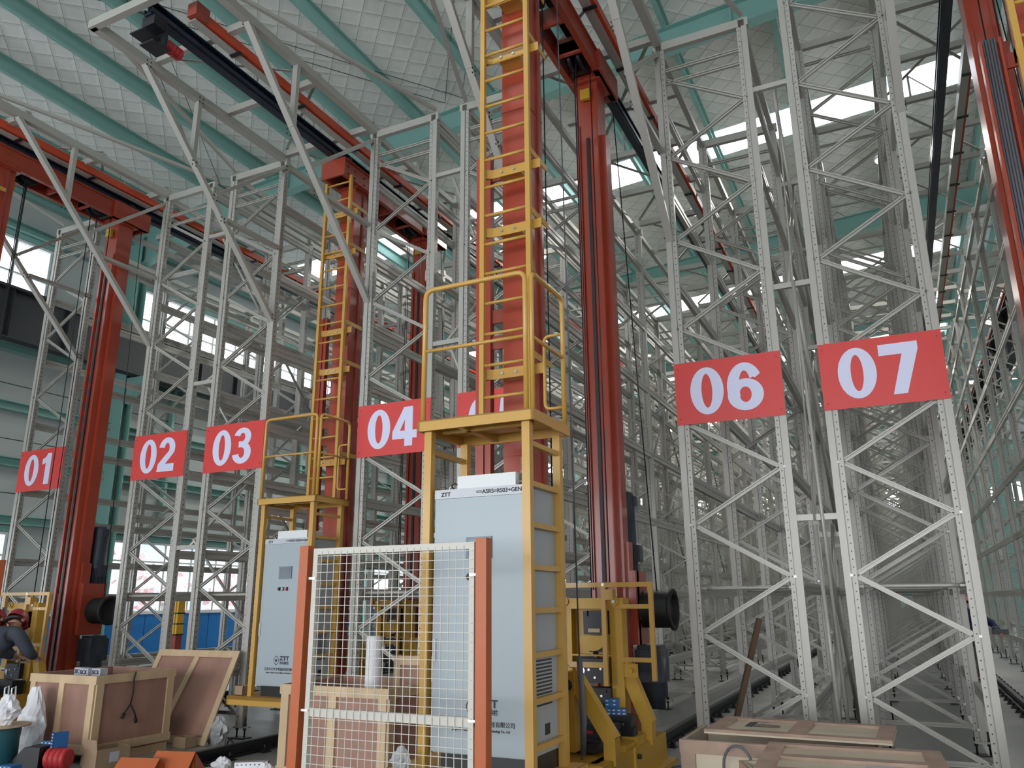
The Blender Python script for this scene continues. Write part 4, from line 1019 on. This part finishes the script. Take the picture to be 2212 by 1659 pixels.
bag('foam_sheet_bundle', (-5.70, 6.35, 0), .17, .12, .22, 'crumpled white foam sheet on the floor left of the red post', M_BAG, seed=21)
# roll of white film in crate C
tag(part('film_roll', MB().lathe((-4.92, 6.95, .115), [(.075,0),(.082,.02),(.078,1.24),(.06,1.25)], 20), M_BAG, None), 'white rolled film standing in the crate behind the fence', 'roll')
# timber prop leaning in the rack
b = MB(); b.bar((-1.86, 8.75, .02), (-1.42, 8.95, 1.50), .07, .05); tag(part('timber_prop', b, M_BROWNW, None), 'dark brown timber leaning inside the foot of rack 06', 'timber')
# yellow and red hazard bollard far left
bo = thing('hazard_bollard', 'yellow and red striped corrugated guard before the blue dado', 'bollard', (-16.1, 14.5, 0))
part('yellow_sleeve', MB().box(-.10, .10, -.10, .10, .95, 1.75).box(-.03,.03,-.12,.12,.95,1.75), M_POWD, bo); part('red_sleeve', B(-.095, .095, -.095, .095, 0, .95), M_REDM, bo)
for z in (.95, 1.2, 1.45, .6): part('black_band', B(-.105, .105, -.125, .125, z, z+.03), M_BLACK, bo)
# cables on the floor
def cable(pts, r, label, mt=M_RUB):
    P = [Vector(p) for p in pts]; out = []
    for i in range(len(P)-1):
        p0, p1, p2, p3 = P[max(i-1,0)], P[i], P[i+1], P[min(i+2,len(P)-1)]
        for k in range(5):
            t = k/5; out.append(.5*((2*p1)+(-p0+p2)*t+(2*p0-5*p1+4*p2-p3)*t*t+(-p0+3*p1-3*p2+p3)*t**3))
    out.append(P[-1]); return tag(part('floor_cable', MB().tube(out, r, 6), mt, None), label, 'cable', 'cables on the floor')
cable([(-2.45,9.0,.012),(-2.3,8.4,.012),(-1.9,8.3,.012),(-1.75,8.6,.012)], .012, 'thick black cable coiled on the floor right of the yellow carriage')
cable([(-2.5,8.6,.03),(-2.35,8.9,.015),(-2.2,9.3,.015),(-2.05,8.8,.012),(-1.7,8.3,.012)], .010, 'grey cable curving on the floor behind the yellow carriage', M_GREYC)
cable([(-8.0,6.0,.012),(-7.5,6.1,.012),(-7.2,6.5,.012),(-6.9,6.3,.012)], .010, 'black cable running from the red buffer across the floor')
cable([(-7.4,7.6,.15),(-7.2,7.3,.06),(-7.1,6.9,.02),(-6.8,6.9,.012)], .010, 'black cable crossing the floor rail left of the fence')
cable([(-7.7,8.0,.012),(-7.45,7.6,.16),(-7.25,7.3,.02),(-7.6,7.0,.012)], .012, 'grey cable draped over the floor rail of the second aisle', M_GREYC)
b = MB(); b.tube([(AX[3]+.30, CY+.38, 8.0), (AX[3]+.34, CY+.40, 1.25)], .007, 6); b.tube([(AX[3]+.34, CY+.40, 1.25), (AX[3]+.34, CY+.40, .12)], .012, 6); b.tube([(AX[3]+.34, CY+.40, 1.22), (AX[3]+.36, CY+.38, 1.0), (AX[3]+.37, CY+.38, .75), (AX[3]+.35, CY+.40, .5)], .026, 8, 0)
tag(part('hanging_cable', b, M_GREYC, None), 'grey cable bundle hanging beside the yellow carriage of the nearest crane', 'cable')
# high bay lamps
lamp_p = [(x, y) for y in (21.5, 33.5, 45.5, 57.5, 69.5) for x in (-14.5, -9.3, -4.2, .9)]+[(-6.35, 12.9)]
RN = ('first', 'second', 'third', 'fourth', 'fifth')
for k, (x, y) in enumerate(lamp_p):
    lab = 'nearest round high bay lamp, hanging right of the middle crane mast' if y < 20 else 'round high bay lamp, %s row back from the picture, %s of its row' % (RN[k//4], ('leftmost', 'second', 'third', 'rightmost')[k % 4])
    zl_ = zr(x)-1.5 if y > 20 else 8.95
    t = thing('high_bay_lamp', lab, 'lamp', (x, y, zl_), 'high bay lamps under the roof')
    part('lamp_housing', MB().lathe((0,0,0), [(.22,0),(.24,.05),(.2,.1),(.08,.14),(.06,.3)], 18), M_LAMPB, t)
    part('lamp_lens', MB().lathe((0,0,-.02), [(.19,0),(.2,.02)], 18), M_LAMP, t)
    part('lamp_hanger', MB().tube([(0,0,.3),(0,0,zr(x)-.4-zl_)], .01, 6), M_BLACK, t)
    l = bpy.data.lights.new('lamp_light', 'AREA'); l.shape = 'DISK'; l.size = .36; l.energy = LAMP_W if y > 20 else 60; l.color = (1, .97, .90)
    lo = bpy.data.objects.new('lamp_light', l); lo.location = (0, 0, -.03); lo.parent = t; sc.collection.objects.link(lo)

# ================================================================== PEOPLE
def skin_chain(name, verts, edges, mt, parent, sub=2):
    me = bpy.data.meshes.new(name); me.from_pydata([v[:3] for v in verts], edges, []); me.materials.append(mt)
    o = link(name, me, parent)
    md = o.modifiers.new('skin', 'SKIN'); md.use_smooth_shade = True
    sv = me.skin_vertices[0].data
    for i, v in enumerate(verts): sv[i].radius = (v[3], v[4] if len(v) > 4 else v[3]); sv[i].use_root = (i == 0)
    s = o.modifiers.new('sub', 'SUBSURF'); s.levels = sub; s.render_levels = sub
    return o
def hand(parent, w, f, palm_n, grow=1.0):
    w = Vector(w); f = Vector(f).normalized(); n = Vector(palm_n).normalized(); s = f.cross(n).normalized()
    V = []; E = []
    def add(p, r): V.append((p.x, p.y, p.z, r)); return len(V)-1
    a = add(w, .024); b = add(w+f*.05, .03); E.append((a, b))
    for i in range(4):
        q = (i-1.5)*.021; L = (.07, .08, .075, .06)[i]
        p0 = add(w+f*.085+s*q, .010); E.append((b, p0)); p1 = add(w+f*(.085+L*.5)+s*q*1.1+n*.012, .009); E.append((p0, p1)); p2 = add(w+f*(.085+L*.8)+s*q*1.1+n*.04, .008); E.append((p1, p2))
    t0 = add(w+f*.03-s*.035, .012); E.append((a, t0)); t1 = add(w+f*.07-s*.052+n*.02, .010); E.append((t0, t1))
    return skin_chain('hand', V, E, M_SKIN, parent, 1)
def person(label, J, mats, cat_pose, scale=1.0):
    root = thing('person', label, 'person', J['root'], 'workers in helmets')
    shirt, trou, helm = mats
    def g(k): return Vector(J[k])
    P = lambda k, r, r2=None: (*J[k], r, r2 or r)
    # continuous body
    V = [P('pelvis', .13, .11), P('waist', .13, .10), P('chest', .155, .115), P('neckb', .07), P('neck', .055), P('head0', .07), P('head', .095, .10),
         P('shl', .07), P('ell', .05), P('wrl', .032), P('shr', .07), P('elr', .05), P('wrr', .032),
         P('hipl', .10), P('knl', .065), P('anl', .045), P('tol', .04), P('hipr', .10), P('knr', .065), P('anr', .045), P('tor', .04)]
    E = [(0,1),(1,2),(2,3),(3,4),(4,5),(5,6),(3,7),(7,8),(8,9),(3,10),(10,11),(11,12),(0,13),(13,14),(14,15),(15,16),(0,17),(17,18),(18,19),(19,20)]
    skin_chain('body', V, E, M_SKIN, root)
    g_ = .018
    V = [P('waist', .145+g_, .125), P('chest', .17, .135), P('neckb', .095), P('shl', .09), P('ell', .072), P('wrl0', .05), P('shr', .09), P('elr', .072), P('wrr0', .05), P('pelvis', .155, .135)]
    skin_chain('work_jacket', V, [(0,1),(1,2),(2,3),(3,4),(4,5),(2,6),(6,7),(7,8),(0,9)], shirt, root)
    V = [P('pelvis', .16, .14), P('hipl', .12), P('knl', .09), P('anl0', .07), P('hipr', .12), P('knr', .09), P('anr0', .07)]
    skin_chain('trousers', V, [(0,1),(1,2),(2,3),(0,4),(4,5),(5,6)], trou, root)
    for s in 'lr':
        V = [P('an'+s, .055), P('to'+s, .05), (*(g('an'+s)+Vector((0,0,.06))), .055)]
        skin_chain('boot', V, [(0,1),(0,2)], M_BLACK, root, 1)
        f = g('wr'+s)-g('el'+s); hand(root, g('wr'+s), f, Vector((0,0,-1)) if abs(f.normalized().z) < .8 else Vector((0,1,0)))
    h = g('head'); up = (g('head')-g('neck')).normalized(); fw = Vector(J['face']).normalized(); fw = (fw-up*fw.dot(up)).normalized(); sd = fw.cross(up)
    b = MB(); nn = 20; vs = []
    rows = [(1.0, -.0), (1.0, .03), (.93, .07), (.75, .105), (.45, .128), (.12, .136)]
    for r, z in rows:
        for k in range(nn):
            a = 2*PI*k/nn; vs.append(h+up*(.02+z)+(fw*math.cos(a)*.135+sd*math.sin(a)*.115)*r)
    fs = [(i*nn+k, i*nn+(k+1)%nn, (i+1)*nn+(k+1)%nn, (i+1)*nn+k) for i in range(len(rows)-1) for k in range(nn)]+[tuple(range(5*nn, 6*nn))]
    b.add(vs, fs, 0, True)
    br = [h+up*.02+(fw*math.cos(a)*.135+sd*math.sin(a)*.115) for a in [-.9+1.8*k/8 for k in range(9)]]; bo_ = [h+up*.005+(fw*math.cos(a)*.185+sd*math.sin(a)*.12) for a in [-.9+1.8*k/8 for k in range(9)]]
    b.add(br+bo_, [(k, k+1, 9+k+1, 9+k) for k in range(8)])
    b.bar(h+up*.03-fw*.135, h+up*.155, .02, .01); part('safety_helmet', b, helm, root)
    # face
    b = MB(); b.bar(h+fw*.095-up*.005, h+fw*.118-up*.035, .02, .02); 
    for s_ in (-1, 1): b.lathe(tuple(h+fw*.088+sd*.032*s_+up*.0), [(.012,-.006),(.012,.006)], 8, 1); b.bar(h+sd*s_*.095-up*.02, h+sd*s_*.1+up*.02, .02, .03)
    b.bar(h+fw*.092-up*.06-sd*.022, h+fw*.092-up*.06+sd*.022, .008, .008, 2); part('face', b, [M_SKIN, M_INKB, M_BUF], root)
    b = MB(); b.tube([h-fw*.05+sd*.1*math.cos(a)-up*.02-fw*.06*math.sin(a) for a in [PI*k/8 for k in range(9)]], .022, 6); part('hair', b, M_INKB, root)
    return root
def bent(rx, ry, s=1.0):
    d = {'root': (rx, ry, 0), 'pelvis': (0,0,.93), 'waist': (-.02,.10,1.05), 'chest': (-.04,.24,1.22), 'neckb': (-.05,.36,1.36), 'neck': (-.06,.40,1.40), 'head0': (-.08,.44,1.44), 'head': (-.10,.47,1.49),
         'shl': (-.24,.30,1.34), 'ell': (-.33,.44,1.10), 'wrl0': (-.22,.60,1.05), 'wrl': (-.20,.64,1.04), 'shr': (.17,.34,1.34), 'elr': (.24,.48,1.10), 'wrr0': (.12,.64,1.05), 'wrr': (.09,.68,1.04),
         'hipl': (-.11,0,.88), 'knl': (-.14,.10,.50), 'anl0': (-.15,.02,.16), 'anl': (-.15,.0,.08), 'tol': (-.16,.14,.04), 'hipr': (.11,0,.88), 'knr': (.16,.12,.50), 'anr0': (.18,.02,.16), 'anr': (.18,0,.08), 'tor': (.20,.14,.04), 'face': (-.2,1,-.4)}
    return d
person('worker in charcoal shirt and dark red helmet bending with his back turned', bent(-10.30, 6.30), (M_SHIRT, M_TROU, M_HELM), 'bent')
person('worker almost hidden behind the other, only his red helmet showing', bent(-10.98, 6.45), (M_SHIRT, M_TROU, M_HELM), 'bent')
st3 = {'root': (1.08, 18.9, 0), 'pelvis': (0,0,.95), 'waist': (0,0,1.08), 'chest': (.02,-.02,1.28), 'neckb': (.0,-.04,1.44), 'neck': (-.03,-.06,1.49), 'head0': (-.05,-.07,1.54), 'head': (-.06,-.08,1.61),
       'shl': (-.10,-.20,1.38), 'ell': (-.16,-.32,1.12), 'wrl0': (-.02,-.48,1.05), 'wrl': (.02,-.52,1.05), 'shr': (.16,.14,1.38), 'elr': (.42,.02,1.18), 'wrr0': (.50,-.24,1.05), 'wrr': (.50,-.28,1.04),
       'hipl': (-.02,-.11,.9), 'knl': (-.06,-.14,.5), 'anl0': (-.02,-.12,.16), 'anl': (-.02,-.12,.08), 'tol': (-.14,-.18,.04), 'hipr': (.02,.11,.9), 'knr': (-.02,.14,.5), 'anr0': (.04,.14,.16), 'anr': (.04,.14,.08), 'tor': (-.08,.16,.04), 'face': (-.9,-.4,-.2)}
w3 = person('worker in dark blue jacket and orange red helmet in the right aisle', st3, (M_JACK, M_CAMO, M_HELM2), 'stand')
b = MB()
for s_ in (-1, 1): b.tube([(-.14, -.05+s_*.08, 1.0), (-.16, -.06+s_*.10, 1.25), (-.06, -.04+s_*.12, 1.47), (.12, .02+s_*.1, 1.4), (.17, .02, 1.1)], .016, 6)
b.tube([(-.16*math.cos(t), .16*math.sin(t), .98) for t in [2*PI*k/14 for k in range(15)]], .02, 6); b.tube([(-.1,-.1,.95),(-.12,-.14,.6),(-.02,-.22,.3)], .014, 6)
part('harness', b, M_HARN, w3)
tag(part('carried_tool', MB().box(1.45, 1.72, 18.55, 18.75, 1.0, 1.10).lathe((1.5, 18.65, 1.1), [(.05,0),(.05,.05)], 10), M_GREYC, None), 'grey tool held by the worker in the right aisle', 'tool')
